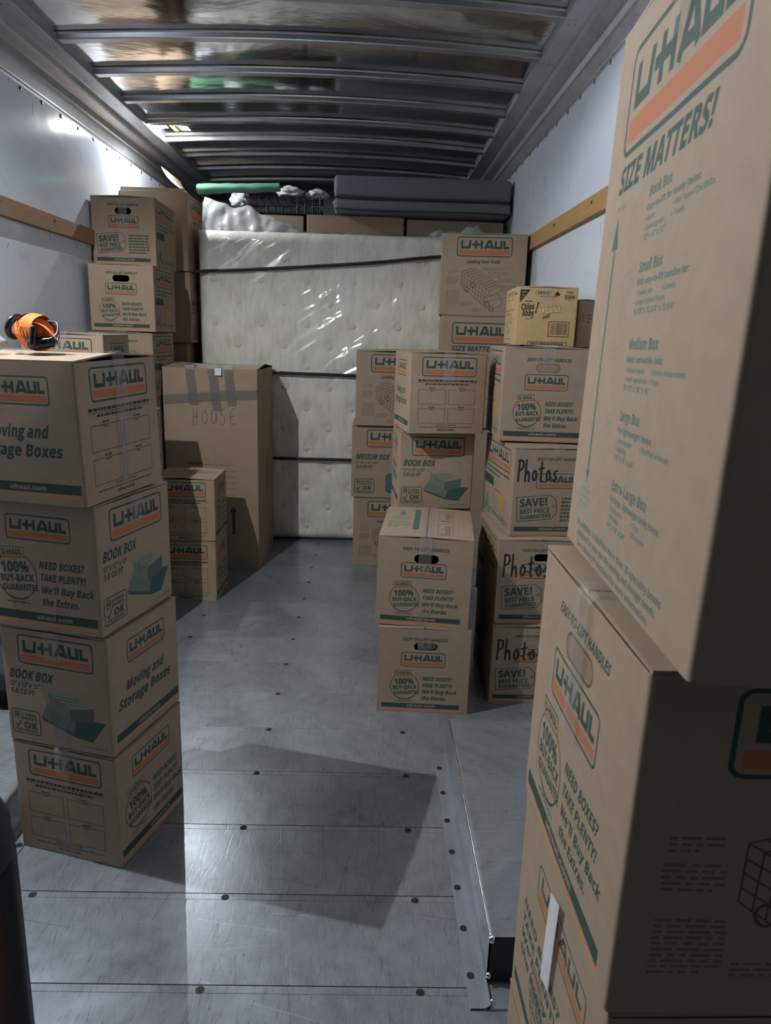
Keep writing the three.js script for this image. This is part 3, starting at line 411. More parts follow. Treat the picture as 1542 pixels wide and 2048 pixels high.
function holedPanel(len, h, hx0, hx1, hy0, hy1) {
  const s = new THREE.Shape([[-len / 2, 0], [len / 2, 0], [len / 2, h], [-len / 2, h]].map((q) => new THREE.Vector2(...q))), r = (hy1 - hy0) / 2, p = new THREE.Path();
  p.moveTo(hx0 + r, hy0); p.lineTo(hx1 - r, hy0); p.absarc(hx1 - r, hy0 + r, r, -Math.PI / 2, Math.PI / 2); p.lineTo(hx0 + r, hy1); p.absarc(hx0 + r, hy0 + r, r, Math.PI / 2, Math.PI * 1.5); s.holes.push(p);
  const g = new THREE.ExtrudeGeometry(s, { depth: 0.004, bevelEnabled: false, curveSegments: 8 }).translate(0, 0, -0.004), q = g.attributes.position, uv = g.attributes.uv;
  for (let i = 0; i < q.count; i++) uv.setXY(i, q.getX(i) / len + 0.5, q.getY(i) / h);
  g.clearGroups(); return mergeVertices(g);
}
let boxCount = 0;
function carton(o) {
  const { at: [x, y, z], size: [w, h, d], yaw = 0, tilt = [0, 0], faces = {}, seam = 'z', tape = true, lift = 0.004, drop = 0.075, mat = F.plain() } = o, t = 0.004, sd = ++boxCount;
  const g = thing(o.name ?? 'cardboard_box', o.label, o.category ?? 'box', [x, y, z], yaw * RAD, o.group); g.rotation.x = tilt[0] * RAD; g.rotation.z = tilt[1] * RAD;
  const hb = h - t, geos = [], mats = [];
  const place = (len, dist, rot, key) => {
    let q = key === 'F' && o.hole ? holedPanel(len, hb, len * (o.hole[0] - 0.5), len * (o.hole[1] - 0.5), hb * (1 - o.hole[3]), hb * (1 - o.hole[2])) : sidePanel(len, hb, (o.bulge ?? 0.004) * (0.5 + 0.5 * Math.abs(nz(sd * 1.37, len * 9, rot))), sd * 2.1 + rot);
    q = q.index ? q : mergeVertices(q); q.translate(0, 0, dist).rotateY(rot); geos.push(q); mats.push(faces[key] ?? mat);
  };
  place(w, d / 2, 0, 'F'); place(d, w / 2, Math.PI / 2, 'R'); place(w, d / 2, Math.PI, 'B'); place(d, w / 2, -Math.PI / 2, 'L');
  geos.push(new THREE.PlaneGeometry(w - 0.004, d - 0.004).rotateX(Math.PI / 2).translate(0, 0.0006, 0)); mats.push(mat);
  for (const q of geos) for (const k of Object.keys(q.attributes)) if (!['position', 'normal', 'uv'].includes(k)) q.deleteAttribute(k);
  mesh('body', mergeGeometries(geos, true), mats, g);
  mesh('inner_flap', bx(w - 0.012, 0.002, d - 0.012, 0, hb - 0.008, 0), mat, g);
  if (o.open) return g;
  const alongZ = seam === 'z', half = (alongZ ? w : d) / 2, len = (alongZ ? d : w) - 0.002, T = faces.T ?? mat;
  for (const s of [-1, 1]) {                               // outer flaps, hinged on the two sides along the seam
    const b = alongZ ? new THREE.BoxGeometry(half - 0.002, t, len, 4, 1, 6) : new THREE.BoxGeometry(len, t, half - 0.002, 6, 1, 4), p = b.attributes.position, uv = b.attributes.uv, cx = s * (half / 2 + 0.0006);
    for (let i = 0; i < p.count; i++) {
      const px = p.getX(i) + (alongZ ? cx : 0), pz = p.getZ(i) + (alongZ ? 0 : cx), free = 1 - Math.abs(alongZ ? px : pz) / half, e = (alongZ ? pz / d : px / w) * 2;
      p.setXYZ(i, px, hb + t / 2 + p.getY(i) + free * lift * (0.4 + 0.6 * e * e) * (1 + 0.4 * s * nz(sd, s)), pz); uv.setXY(i, px / w + 0.5, 0.5 - pz / d);
    }
    b.computeVertexNormals(); mesh('top_flap', b, T, g);
  }
  if (tape) {
    const e = 0.0016, ht = h + lift * 1.1 + e, wd = 0.046, dz = o.drop ?? 0.075, m = 0.004;
    if (alongZ) strip([[0, h - dz, d / 2 + e + m], [0, h - 0.004, d / 2 + e + m], [0, ht, d / 2 - 0.004], [0, h + lift * 0.5 + e, 0], [0, ht, -d / 2 + 0.004], [0, h - 0.004, -d / 2 - e - m], [0, h - dz, -d / 2 - e - m]], [1, 0, 0], wd, 'tape', M.tape, g);
    else strip([[w / 2 + e + m, h - dz, 0], [w / 2 + e + m, h - 0.004, 0], [w / 2 - 0.004, ht, 0], [0, h + lift * 0.5 + e, 0], [-w / 2 + 0.004, ht, 0], [-w / 2 - e - m, h - 0.004, 0], [-w / 2 - e - m, h - dz, 0]], [0, 0, 1], wd, 'tape', M.tape, g);
    if (o.footTape) { if (alongZ) strip([[0, 0.07, d / 2 + e + m], [0, 0.002, d / 2 + e]], [1, 0, 0], wd, 'tape', M.tape, g); else strip([[w / 2 + e + m, 0.07, 0], [w / 2 + e, 0.002, 0]], [0, 0, 1], wd, 'tape', M.tape, g); }
  }
  return g;
}

// ---------------------------------------------------------------- the boxes
const BK = [0.312, 0.322, 0.312], SMALL = [0.335, 0.336, 0.43], MED = [0.47, 0.428, 0.47];
// near left stack of four book boxes
const gL = 'stack of four book boxes on the left';
carton({ label: 'bottom box of the near left stack, blank label form facing the door', group: gL, at: [-0.724, 0.002, -1.815], yaw: -15.9, size: [0.306, 0.316, 0.313], faces: { F: F.form(512), R: F.buyback(512) }, seam: 'z', footTape: true, lift: 0.004 });
carton({ label: 'second box from the floor in the near left stack, printed BOOK BOX towards the door', group: gL, at: [-0.727, 0.324, -1.818], yaw: -15.8, size: [0.307, 0.315, 0.318], faces: { F: F.book(512), R: F.moving(512) }, seam: 'z', footTape: true, lift: 0.004 });
carton({ label: 'third box from the floor in the near left stack, printed BOOK BOX towards the aisle', group: gL, at: [-0.738, 0.646, -1.815], yaw: -15, size: [0.312, 0.322, 0.322], faces: { F: F.buyback(640), R: F.book(640) }, seam: 'x', lift: 0.004 });
carton({ label: 'top box of the near left stack with the orange strap lying on it', group: gL, at: [-0.739, 0.976, -1.779], yaw: -15.7, tilt: [1.6, 0.7], size: [0.312, 0.322, 0.312], faces: { F: F.moving(640), R: F.form(640), T: F.bookTop() }, seam: 'x', lift: 0.012, drop: 0.29 });
// middle left: column against the wall behind the near stack
carton({ name: 'tall_carton', label: 'plain carton under the shaded boxes behind the near left stack', at: [-1.15, 0, -3.2], size: [0.35, 0.7, 0.36], tape: false });
carton({ label: 'box behind the near left stack showing only its brown side beside the HOUSE carton', at: [-1.132, 0.71, -3.22], yaw: 1, size: [0.31, 0.3, 0.34], faces: { F: F.moving(), R: F.book() }, tape: false });
carton({ label: 'lit box behind the orange strap with a logo on its bright front', at: [-1.25, 1.018, -3.16], yaw: 0, size: [0.33, 0.318, 0.312], faces: { F: F.form(), R: F.moving() }, seam: 'z', lift: 0.006 });
// two book boxes in front of the wardrobe carton
const gA = 'two book boxes in front of the HOUSE carton';
carton({ label: 'lower of two small form boxes standing in front of the HOUSE carton', group: gA, at: [-0.936, 0, -3.715], yaw: 0, size: [0.312, 0.315, 0.295], faces: { F: F.form(), R: F.buyback(512) }, tape: false, lift: 0.003 });
carton({ label: 'upper of two small form boxes standing in front of the HOUSE carton', group: gA, at: [-0.936, 0.32, -3.72], yaw: 0, size: [0.312, 0.32, 0.29], faces: { F: F.form(), R: F.buyback(512), T: F.topPrint() }, tape: false, lift: 0.008 });
{ // wardrobe carton
  const g = carton({ name: 'wardrobe_carton', label: 'tall plain carton marked HOUSE in pen and closed with grey tape', at: [-0.905, 0, -4.395], yaw: -0.6, size: [0.53, 1.16, 0.57], faces: { F: F.wardrobe(), R: F.wardrobeSide() }, seam: 'x', tape: false, lift: 0.022, bulge: 0.008 });
  for (const [x, a, l] of [[-0.11, -0.04, 0.19], [0.015, -0.05, 0.22], [0.105, -0.035, 0.19]]) strip([[x, 1.182, 0.2], [x, 1.176, 0.284], [x, 1.154, 0.2925], [x - a * 0.5, 1.15 - l, 0.2965]], [1, 0, 0], 0.05, 'grey_tape', M.greyTape, g);
  strip([[-0.255, 0.985, 0.2945], [0, 1.01, 0.2985], [0.262, 1.025, 0.293], [0.27, 1.03, 0.2], [0.27, 1.05, 0.05]], [0, 1, 0], 0.05, 'grey_tape', M.greyTape, g);
  mesh('paper_sticker', bx(0.036, 0.04, 0.001, 0.05, 1.143, 0.298), std({ color: lin(0.55, 0.66, 0.78), roughness: 0.5 }), g);
}
// left rear stack along the wall
const gS = 'boxes with handles in the left rear stack';
carton({ name: 'tall_carton', label: 'plain carton at the foot of the left rear stack', at: [-1.357, 0, -4.22], size: [0.34, 1.0, 0.43], tape: false });
carton({ label: 'third box down in the left rear stack, half hidden behind the lit box', group: gS, at: [-1.348, 1.004, -4.2], yaw: 0.7, size: SMALL, faces: { F: F.handle(), R: F.pictured() }, lift: 0.004 });
carton({ label: 'second box down in the left rear stack with open handle and buy-back seal', group: gS, at: [-1.33, 1.348, -4.2], yaw: 0.7, size: [0.335, 0.337, 0.43], faces: { F: F.handle(), R: F.pictured() }, hole: [0.37, 0.63, 0.15, 0.25], lift: 0.004, drop: 0.02 });
carton({ label: 'dim topmost box of the left rear stack with handle and SAVE tag', group: gS, at: [-1.358, 1.694, -4.368], yaw: 0.8, size: [0.335, 0.347, 0.43], faces: { F: F.save('clean'), R: F.pictured() }, hole: [0.37, 0.63, 0.15, 0.25], lift: 0.006, drop: 0.22 });
// boxes beside the mattress end
carton({ name: 'tall_carton', label: 'plain carton at floor level beside the left end of the mattress', at: [-1.35, 0, -4.92], size: [0.36, 1.28, 0.44], tape: false });
carton({ label: 'narrow shaded box squeezed beside the left edge of the mattress', at: [-1.33, 1.285, -4.9], size: [0.39, 0.42, 0.46], faces: { R: F.medium() }, tape: false });
{
  const g = carton({ label: 'open topped box with raised flaps beside the left end of the mattress', at: [-1.335, 1.71, -4.885], size: [0.395, 0.45, 0.47], faces: { R: F.loading() }, open: true, tape: false });
  const flap = (f) => { const m = mesh('raised_flap', grid(8, 8, f), F.plain(), g); return m; };
  flap((u, v) => { const a = 2.62 - 0.25 * u * u, l = 0.2 * u; return [0.195 + Math.cos(a) * l, 0.448 + Math.sin(a) * l, -0.22 + 0.44 * v]; });
  flap((u, v) => { const a = 1.75, l = 0.02 * u; return [-0.19 + 0.38 * v, 0.447 + Math.sin(a) * l, 0.232 + Math.cos(a) * l]; });
  flap((u, v) => [-0.193 + 0.05 * u, 0.447 - 0.02 * u, -0.22 + 0.44 * v]);
}
// near right pair with handles
const gN = 'pair of handle boxes standing on the floor in the middle';
{
  const g = carton({ label: 'lower handle box in the middle with paper showing in its handle hole', group: gN, at: [0.226, 0, -2.671], yaw: -3.1, size: [0.338, 0.337, 0.43], faces: { F: F.handle('', 768) }, hole: [0.385, 0.645, 0.155, 0.25], seam: 'z', tape: false, lift: 0.003 });
  mesh('paper_inside', bx(0.11, 0.05, 0.001, 0.03, 0.268, 0.19), std({ map: texture(canvas(256, 128, (c, w, h) => { c.fillStyle = '#d8d3c8'; c.fillRect(0, 0, w, h); new Face(c, w, h).handText('oth', 0.2, 0.2, 0.22, 0.5, 0.02, '#222'); })), roughness: 0.8 }), g);
}
carton({ label: 'upper handle box in the middle with handwriting and clear tape on its lit top', group: gN, at: [0.222, 0.342, -2.686], yaw: -5.7, tilt: [0.3, -0.6], size: [0.338, 0.336, 0.439], faces: { F: F.handle('', 768), T: F.writtenTop() }, hole: [0.385, 0.645, 0.175, 0.275], seam: 'z', lift: 0.006, drop: 0.13, footTape: true });
// book box column behind the pair
carton({ name: 'tall_carton', label: 'plain carton hidden under the middle BOOK BOX behind the handle boxes', at: [0.263, 0, -3.13], yaw: 3.5, size: [0.312, 0.664, 0.312], tape: false });
carton({ label: 'BOOK BOX with picture of books, behind and above the pair of handle boxes', at: [0.263, 0.668, -3.122], yaw: 3.5, size: [0.312, 0.318, 0.312], faces: { F: F.book(640), L: F.moving() }, tape: false, lift: 0.005 });
carton({ label: 'box with blank label form on top of the middle BOOK BOX', at: [0.274, 0.993, -3.051], yaw: 9, size: [0.312, 0.316, 0.312], faces: { F: F.form(640), L: F.moving() }, seam: 'z', lift: 0.006, drop: 0.11 });
// column along the right wall
const gP = 'column of handle boxes along the right wall';
carton({ label: 'floor box marked Photos in the column along the right wall', group: gP, at: [0.645, 0, -2.764], size: [0.335, 0.314, 0.43], faces: { F: F.save('perf-b'), L: F.pictured() }, lift: 0.004, seam: 'z', tape: false });
carton({ label: 'second box from the floor marked Photos in the column along the right wall', group: gP, at: [0.645, 0.318, -2.789], yaw: 1.5, size: [0.335, 0.33, 0.43], faces: { F: F.save('b'), L: F.pictured() }, hole: [0.4, 0.65, 0.15, 0.24], lift: 0.004, seam: 'z', tape: false });
carton({ label: 'third box from the floor marked Photos with SAVE tag, beside the BOOK BOX', group: gP, at: [0.672, 0.652, -2.84], yaw: 5, size: [0.335, 0.332, 0.43], faces: { F: F.save('perf-a'), L: F.pictured() }, lift: 0.004, seam: 'z', drop: 0.02 });
carton({ label: 'handle box under the cookie carton beside the right wall', group: gP, at: [0.659, 0.991, -2.95], yaw: -2.2, tilt: [-0.3, 0], size: [0.335, 0.35, 0.43], faces: { F: F.handle('slot', 640), L: F.pictured() }, lift: 0.005, seam: 'z', drop: 0.09 });
carton({ name: 'cookie_carton', label: 'yellow tan cookie carton with bar code on top of the right wall column', at: [0.672, 1.349, -3.06], yaw: -2.8, size: [0.232, 0.218, 0.34], faces: { F: F.cookies(), L: F.cookieSide() }, mat: F.cookiePlain(), seam: 'z', lift: 0.004, drop: 0.07 });
carton({ name: 'narrow_carton', label: 'dark narrow carton wedged between the cookie carton and the right wall', at: [0.827, 1.349, -3.08], size: [0.06, 0.178, 0.3], faces: { F: F.topPrint() }, tape: false, lift: 0.002 });
// medium box stack before the mattress
const gR = 'medium boxes stacked in front of the mattress';
carton({ label: 'floor box with truck loading diagram in the stack before the mattress', group: gR, at: [0.139, 0, -4.455], size: [0.47, 0.418, 0.44], faces: { F: F.loading() }, tape: false, lift: 0.003 });
carton({ label: 'MEDIUM BOX with picture print, middle of the stack before the mattress', group: gR, at: [0.122, 0.424, -4.46], size: [0.47, 0.426, 0.44], faces: { F: F.medium() }, tape: false, lift: 0.003 });
carton({ label: 'top box with truck loading diagram in the stack before the mattress', group: gR, at: [0.139, 0.856, -4.435], size: [0.47, 0.422, 0.44], faces: { F: F.loading() }, tape: false, lift: 0.008 });
carton({ name: 'tall_carton', label: 'plain carton under the SIZE MATTERS box in the right rear column', at: [0.625, 0, -4.43], size: [0.44, 0.852, 0.44], tape: false });
carton({ label: 'box printed SIZE MATTERS beneath the loading diagram box in the right rear column', at: [0.617, 0.862, -4.425], yaw: -4, size: [0.45, 0.625, 0.45], faces: { F: F.sizes(512, 640), L: F.moving() }, tape: false, lift: 0.003 });
carton({ label: 'topmost box of the right rear column with large truck loading diagram', at: [0.617, 1.491, -4.425], yaw: -6, size: [0.47, 0.432, 0.45], faces: { F: F.loading(), L: F.moving() }, tape: false, lift: 0.004 });
// near right stack
const gF = 'tall stack of boxes nearest the door on the right';
carton({ label: 'floor box of the near right stack beside the wheel well', group: gF, at: [0.455, 0, -0.72], yaw: 0.8, size: [0.44, 0.425, 0.37], faces: { L: F.moving() }, tape: false, lift: 0.003 });
{
  const g = carton({ label: 'box with torn tape across its logo, second from the floor in the near right stack', group: gF, at: [0.452, 0.43, -0.732], yaw: 0.8, size: [0.43, 0.318, 0.352], faces: { L: F.tapedLogo(), F: F.loading() }, tape: false, lift: 0.002 });
  strip([[-0.2215, 0.3, 0.01], [-0.222, 0.24, 0.006], [-0.2225, 0.17, 0.003]], [0, 0.35, 1], 0.036, 'tape', phy({ color: lin(0.75, 0.74, 0.74), roughness: 0.25, transparent: true, opacity: 0.75, bumpMap: crinkle, bumpScale: 0.001 }), g);
}
{
  const g = carton({ label: 'handle box with green buy-back seal under the SIZE MATTERS box nearest the door', group: gF, at: [0.447, 0.754, -0.73], yaw: 0.8, tilt: [0.8, -0.3], size: [0.43, 0.355, 0.352], faces: { L: F.handle('slotline', 1024), F: F.loading() }, seam: 'x', lift: 0.004, drop: 0.17 });
  void g;
}
carton({ name: 'large_box', label: 'big box printed SIZE MATTERS with size chart nearest the door on the right', group: gF, at: [0.462, 1.121, -0.683], yaw: -3.1, tilt: [-1.0, -1.6], size: [0.432, 0.58, 0.432], faces: { L: F.sizes(1024, 1376), F: F.sizesFront() }, seam: 'x', lift: 0.006 });

// ---------------------------------------------------------------- mattress and its wrapping
{
  const x0 = -1.105, x1 = 0.845, H = 1.965, z = -4.73, D = 0.27, t = thing('mattress', 'cream tufted mattress standing on edge wrapped in clear plastic', 'mattress', [(x0 + x1) / 2, 0.004, z - D / 2]);
  const W = x1 - x0, tufts = [], sx = 0.29, sy = 0.262;
  for (let r = 0; r < 15; r++) for (let c = 0; c < 8; c++) { const x = -W / 2 + 0.1 + c * sx + (r % 2) * sx / 2, y = 0.1 + r * sy / 2; if (x < W / 2 - 0.05 && y < H - 0.06) tufts.push([x, y]); }
  const fx = (u) => (u - 0.5) * W, edge = (u, v) => { const dx = Math.min(u, 1 - u) * W, dy = Math.min(v, 1 - v) * H, m = Math.min(dx, dy, 0.07) / 0.07; return Math.sqrt(Math.max(0, 1 - (1 - m) ** 2)); };
  const front = grid(150, 150, (u, v) => {
    const x = fx(u), y = v * H; let dip = 0; for (const [a, b] of tufts) { const q = (x - a) ** 2 + (y - b) ** 2; if (q < 0.02) dip += Math.exp(-q / 0.0016); }
    return [x, y, D / 2 - 0.075 + 0.075 * edge(u, v) - 0.016 * dip + 0.006 * nz(x * 7, y * 7) + 0.003 * nz(x * 22, y * 9, 4)];
  }, (u, v) => [u * W, v * H]);
  const ticking = phy({ name: 'cream mattress ticking', map: texture(canvas(512, 512, (c, n) => { seedState = 3; c.fillStyle = '#dcd8cd'; c.fillRect(0, 0, n, n); for (let i = 0; i < 1500; i++) { c.fillStyle = rnd() < 0.5 ? `rgba(150,142,122,${rnd(0.02, 0.09)})` : `rgba(236,233,224,${rnd(0.02, 0.1)})`; c.beginPath(); c.ellipse(rnd(0, n), rnd(0, n), rnd(2, 9), rnd(6, 40), rnd(-0.3, 0.3), 0, 7); c.fill(); } }), true, [1, 1]), roughness: 0.7 });
  const cover = mesh('front_cover', front, ticking, t);
  mesh('core', new RoundedBoxGeometry(W - 0.02, H - 0.01, D - 0.09, 3, 0.04).translate(0, H / 2, -0.04), ticking, t);
  const btn = new THREE.SphereGeometry(0.02, 14, 8).scale(1, 1, 0.35), bm = std({ color: lin(0.62, 0.58, 0.47), roughness: 0.6 });
  for (const [a, b] of tufts) { const m = mesh('tuft_button', btn, bm, cover); m.position.set(a, b, D / 2 - 0.013); }
  const film = phy({ name: 'clear plastic film', color: lin(0.97, 0.97, 0.97), transmission: 1, thickness: 0, roughness: 0.13, ior: 1.45 });
  const wr = (x, y) => { const a = x * 0.8 + y * 0.55, b = y * 0.8 - x * 0.55; const m1 = Math.max(0, nz(x * 1.1, y * 1.1, 9) + 0.15), m2 = Math.max(0, nz(x * 1.4 + 4, y * 1.2, 2) + 0.1); let h = 0.006 * nz(x * 1.5, y * 1.5, 6); h += 0.02 * m1 * (1 - Math.abs(nz(a * 1.6, b * 9, 3)) * 2); h += 0.016 * m2 * (1 - Math.abs(nz(x * 11, y * 1.8 + 2, 1)) * 2); h += 0.006 * m1 * (1 - Math.abs(nz(a * 5, b * 22, 5)) * 2); return h; };
  const wrap = mesh('plastic_wrap', grid(240, 240, (u, v) => { const x = fx(u) * 1.005, y = v * (H + 0.012); return [x, y, D / 2 - 0.075 + 0.079 * edge(u, v) + 0.006 + wr(x, y)]; }), film, t); wrap.castShadow = true;
  // loose gathered plastic above the top edge
  const loose = phy({ name: 'gathered translucent plastic', color: lin(0.75, 0.77, 0.8), transmission: 0.6, thickness: 0, roughness: 0.28, ior: 1.45 });
  const puff = (a, b, hf, name) => mesh(name, grid(70, 16, (u, v) => { const x = a + (b - a) * u, h = hf(u), s = v * Math.PI * 0.9; return [x + 0.006 * nz(u * 18, v * 4, 2), H - 0.03 + h * Math.max(0, Math.sin(s)) ** 0.8 * (1 + 0.3 * nz(u * 8, v * 2, 5)) + 0.005 * nz(u * 22, v * 5), 0.07 - 0.2 * v + 0.03 * nz(u * 18, v * 5, 7)]; }), loose, t);
  puff(-W / 2 + 0.02, -0.05, (u) => 0.04 + 0.17 * Math.max(0, 1 - u * 1.5) ** 0.7 + 0.03 * (u > 0.3 ? 1 - u : 0.7), 'loose_plastic');
  puff(-0.1, 0.55, (u) => 0.035 + 0.02 * Math.sin(u * 9), 'loose_plastic');
  puff(0.46, W / 2, (u) => 0.05 + 0.05 * Math.sin(Math.PI * u) + 0.02 * Math.sin(u * 14), 'loose_plastic');
}
// black straps across the mattress
const strapM = std({ color: lin(0.01, 0.01, 0.012), roughness: 0.7 });
for (const [pts, lab] of [[[[-1.12, 1.712], [-0.6, 1.745], [0, 1.8], [0.36, 1.84], [0.85, 1.88]], 'black strap crossing the upper part of the wrapped mattress'], [[[-1.12, 1.116], [-0.6, 1.112], [-0.13, 1.112], [0.85, 1.11]], 'black strap crossing the middle of the wrapped mattress'], [[[-1.12, 0.566], [-0.6, 0.563], [-0.13, 0.568], [0.85, 0.57]], 'black strap crossing the lower part of the wrapped mattress']]) {
  const c = new THREE.CatmullRomCurve3(pts.map(([x, y], i) => new THREE.Vector3(x, y + (i % 2) * 0.003, -4.7)));
  const g = grid(80, 3, (u, v) => { const p = c.getPoint(u); return [p.x, p.y + (v - 0.5) * 0.02 + 0.002 * nz(u * 30, v), p.z + 0.006 * Math.sin(v * Math.PI) + 0.006]; });
  const m = mesh('tie_strap', g, strapM); m.userData = { label: lab, category: 'strap' };
}
// ---------------------------------------------------------------- things loaded behind and above the mattress
const gB = 'cartons standing behind the mattress';
carton({ name: 'tall_carton', label: 'carton behind the mattress under the black wire crate', group: gB, at: [-0.74, 0, -5.27], size: [0.53, 2.1, 0.5], tape: false, lift: 0.002 });
carton({ name: 'tall_carton', label: 'wide carton behind the mattress under the left half of the grey pad', group: gB, at: [-0.14, 0, -5.27], size: [0.63, 2.11, 0.5], tape: false, lift: 0.002 });
carton({ name: 'tall_carton', label: 'carton behind the mattress under the right end of the grey pad', group: gB, at: [0.51, 0, -5.27], size: [0.63, 2.1, 0.5], tape: false, lift: 0.002 });
{
  const t = thing('folded_foam_pad', 'dark grey folded foam pad lying on cartons below the roof', 'cushion', [0.285, 2.116, -5.22]);
  const velvet = phy({ name: 'dark grey plush', color: lin(0.14, 0.15, 0.175), roughness: 0.9, sheen: 1, sheenColor: lin(0.4, 0.43, 0.5), sheenRoughness: 0.5, bumpMap: crinkle, bumpScale: 0.002 });
  const slab = (h, y, seed, w = 1.13) => { const g = new RoundedBoxGeometry(w, h, 0.62, 14, Math.min(0.026, h * 0.45)), p = g.attributes.position; for (let i = 0; i < p.count; i++) { const x = p.getX(i), yy = p.getY(i), z = p.getZ(i); p.setY(i, yy + 0.007 * nz(x * 5, z * 5, seed) - (Math.abs(x) > w / 2 - 0.06 ? 0.012 * Math.sign(yy) * 0.5 : 0)); p.setZ(i, z + 0.006 * nz(x * 16, yy * 9, seed)); p.setX(i, x + 0.008 * nz(z * 7, yy * 20, seed)); } g.computeVertexNormals(); return g.translate(0, y, 0); };
  const low = mesh('lower_fold', slab(0.086, 0.044, 1), velvet, t); mesh('upper_fold', slab(0.142, 0.156, 5, 1.12), velvet, t);
  const pipe = (y, z) => mesh('piping', new THREE.TubeGeometry(new THREE.CatmullRomCurve3([-0.55, -0.3, 0, 0.3, 0.55].map((x) => new THREE.Vector3(x, y + 0.004 * Math.sin(x * 7), z))), 40, 0.005, 6), std({ color: lin(0.03, 0.03, 0.035), roughness: 0.9 }), low);
  pipe(0.018, 0.309); pipe(0.086, 0.306);
}
{
  const t = thing('wire_crate', 'black folded wire crate on a carton behind the mattress', 'crate', [-0.62, 2.108, -5.12]), bar = (a, b, r = 0.003) => { const A = new THREE.Vector3(...a), B = new THREE.Vector3(...b), g = new THREE.CylinderGeometry(r, r, A.distanceTo(B), 6); g.rotateX(Math.PI / 2).lookAt(B.clone().sub(A)); g.translate(...A.clone().add(B).multiplyScalar(0.5).toArray()); return g; };
  const wm = std({ color: lin(0.09, 0.09, 0.1), metalness: 0.7, roughness: 0.35 });
  for (const y of [0.022, 0.065, 0.108]) for (const z of [0.09, -0.25]) mesh('wire', bar([-0.24, y * 0.9, z], [0.25, y * 1.08, z]), wm, t);
  for (let i = 0; i <= 10; i++) { const x = -0.24 + i * 0.049; mesh('wire', bar([x, 0.004, 0.092], [x, 0.1 + i * 0.002, 0.092], i % 4 === 3 ? 0.0042 : 0.0025), wm, t); mesh('wire', bar([x, 0.1 + i * 0.002, 0.092], [x, 0.1 + i * 0.002, -0.25]), wm, t); }
  for (let i = 0; i < 5; i++) mesh('wire', bar([-0.24, 0.1, 0.02 - i * 0.06], [0.25, 0.12, 0.02 - i * 0.06]), wm, t);
  mesh('tray', new RoundedBoxGeometry(0.5, 0.05, 0.36, 2, 0.01).translate(0, 0.028, -0.09), M.dark, t);
}
{
  const g = new THREE.CylinderGeometry(0.038, 0.03, 0.52, 24, 20).rotateZ(Math.PI / 2), p = g.attributes.position;
  for (let i = 0; i < p.count; i++) { const x = p.getX(i), k = 1 + 0.16 * nz(x * 14, p.getY(i) * 20, p.getZ(i) * 20); p.setXYZ(i, x, p.getY(i) * k * 0.85 + 0.05 * x, p.getZ(i) * k * 1.4); } g.computeVertexNormals();
  const m = mesh('rolled_cloth', g, std({ color: lin(0.09, 0.23, 0.145), roughness: 0.85 })); m.position.set(-0.885, 2.25, -5.0); m.userData = { label: 'rolled green cloth lying beside the black wire crate', category: 'cloth' };
}
const lump = (name, label, cat, at, s, mat, seed, amp = 0.35, group) => { const g = new THREE.SphereGeometry(1, 40, 28), p = g.attributes.position; for (let i = 0; i < p.count; i++) { const x = p.getX(i), y = p.getY(i), z = p.getZ(i), k = 1 + amp * nz(x * 2 + seed, y * 2, z * 2) + amp * 0.4 * (1 - 2 * Math.abs(nz(x * 5, y * 4 + seed, z * 5))); p.setXYZ(i, x * k * s[0], Math.max(-0.75, y * k) * s[1], z * k * s[2]); } g.computeVertexNormals(); const m = mesh(name, g, mat); m.position.set(...at); m.userData = { label, category: cat }; if (group) m.userData.group = group; return m; };
const whitePl = phy({ name: 'white plastic bag', color: lin(0.72, 0.75, 0.78), roughness: 0.35, transmission: 0.25, thickness: 0 });
lump('plastic_bag', 'small white plastic bundle poking up behind the green roll', 'bag', [-0.93, 2.225, -5.28], [0.06, 0.05, 0.05], whitePl, 2);
lump('plastic_bag', 'white plastic bundle resting on the wire crate by the green roll', 'bag', [-0.585, 2.27, -5.2], [0.08, 0.036, 0.06], whitePl, 6);
lump('plastic_bag', 'grey and white bundle at the right end of the wire crate', 'bag', [-0.4, 2.262, -5.24], [0.07, 0.034, 0.07], whitePl, 11);
lump('fabric_bag', 'dark fabric bag on the floor behind the left wheel well', 'bag', [-1.33, 0.15, -2.45], [0.19, 0.2, 0.2], std({ color: lin(0.012, 0.014, 0.024), roughness: 0.75 }), 4, 0.3);

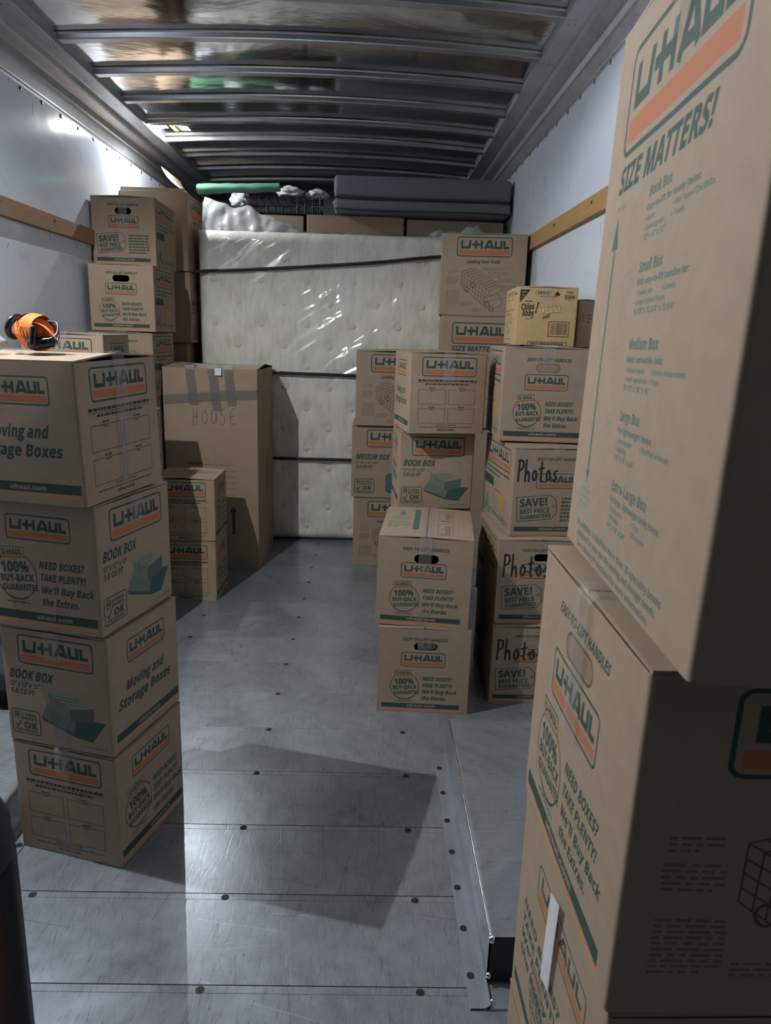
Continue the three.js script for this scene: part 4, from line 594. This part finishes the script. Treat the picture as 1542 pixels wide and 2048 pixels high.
// ---------------------------------------------------------------- orange strap on the near left stack
{
  const t = thing('ratchet_strap', 'bundled orange ratchet strap with black handle on the near left stack', 'strap', [-0.79, 1.311, -1.76], 0.15), om = phy({ name: 'orange webbing', color: lin(0.8, 0.2, 0.035), roughness: 0.75, bumpMap: flute, bumpScale: 0.0006 }), bm = phy({ name: 'black plastic handle', color: lin(0.012, 0.012, 0.02), roughness: 0.22 });
  const loop = (a, b, c, rx, ry, rz, w) => { const g = grid(60, 4, (u, v) => { const s = u * Math.PI * 2, q = (v - 0.5) * w; return [Math.cos(s) * a, Math.sin(s) * b, q + 0.004 * Math.sin(s * 3 + c)]; }); const m = mesh('webbing_loop', g, om, t); m.position.y = 0.04; m.rotation.set(rx, ry, rz); return m; };
  for (let i = 0; i < 7; i++) loop(0.046 - i * 0.001, 0.037 + i * 0.0012, i, -0.35 + i * 0.16, 0.5 + i * 0.13, -0.4 + i * 0.12, 0.026);
  mesh('webbing_core', new THREE.SphereGeometry(0.034, 24, 16).scale(1.15, 0.95, 1).translate(0, 0.04, 0), om, t);
  mesh('webbing_end', grid(12, 4, (u, v) => [0.005 + u * 0.048, 0.062 - 0.034 * u * u, 0.03 + (v - 0.5) * 0.024 + 0.01 * u]), om, t);
  mesh('handle', new THREE.TorusGeometry(0.024, 0.008, 10, 24, Math.PI * 1.5).rotateX(0.3).rotateY(1.0).translate(-0.045, 0.05, -0.01), bm, t);
  const ratchet = mesh('ratchet_body', new RoundedBoxGeometry(0.062, 0.026, 0.036, 3, 0.009).rotateZ(0.15).translate(0.02, 0.017, 0.03), bm, t);
  mesh('handle', new RoundedBoxGeometry(0.016, 0.05, 0.018, 3, 0.007).rotateZ(-0.15).translate(0.006, 0.032, 0.046), bm, t);
  for (const k of [0, 1]) mesh('hook', new THREE.TubeGeometry(new THREE.CatmullRomCurve3([[0.02, 0.012 + k * 0.012, 0.05], [0.045, 0.016 + k * 0.012, 0.05], [0.056, 0.024 + k * 0.016, 0.04], [0.052, 0.05 + k * 0.012, 0.02], [0.03, 0.066, 0.01]].map((q) => new THREE.Vector3(...q))), 30, 0.0022, 6), bm, ratchet);
  const scrap = mesh('tape_scrap', grid(30, 8, (u, v) => { const s = u * 2.6 + 0.2; return [-0.9 + 0.05 * Math.cos(s) + 0.006 * nz(u * 9, v * 4), 1.304 + 0.045 * Math.sin(s) + 0.004 * nz(u * 14, v * 6), -1.73 + 0.05 * (v - 0.5)]; }), phy({ color: lin(0.6, 0.5, 0.42), roughness: 0.2, transparent: true, opacity: 0.45, bumpMap: crinkle, bumpScale: 0.002 }));
  scrap.userData = { label: 'curled scrap of clear tape beside the orange strap', category: 'tape' };
}
// ---------------------------------------------------------------- wrapped board end at the lower left edge
{
  const t = thing('wooden_board', 'dark reddish wooden board with grey wrapped end at the left wheel well', 'board', [-0.648, 0, -1.06], 0.25);
  const wood = std({ map: woodTex(70, 30, 20, 55), roughness: 0.6 });
  mesh('board', grid(4, 30, (u, v) => [-0.06 + 0.1 * u + 0.01 * Math.sin(v * 2), v * 0.5, 0.012]), wood, t);
  mesh('edge_strip', new RoundedBoxGeometry(0.05, 0.52, 0.03, 2, 0.008).translate(0.005, 0.26, 0), wood, t);
  mesh('edge_strip', new RoundedBoxGeometry(0.028, 0.5, 0.036, 2, 0.008).translate(0.045, 0.25, -0.004), std({ color: lin(0.02, 0.018, 0.018), roughness: 0.7 }), t);
  const g = new THREE.SphereGeometry(1, 30, 20), p = g.attributes.position; for (let i = 0; i < p.count; i++) { const k = 1 + 0.2 * nz(p.getX(i) * 2, p.getY(i) * 2, p.getZ(i) * 2); p.setXYZ(i, p.getX(i) * k * 0.06, p.getY(i) * k * 0.085, p.getZ(i) * k * 0.05); } g.computeVertexNormals();
  mesh('wrapped_end', g.translate(0.0, 0.53, 0), std({ color: lin(0.035, 0.036, 0.038), roughness: 0.9 }), t);
}
renderer.render(scene, camera);
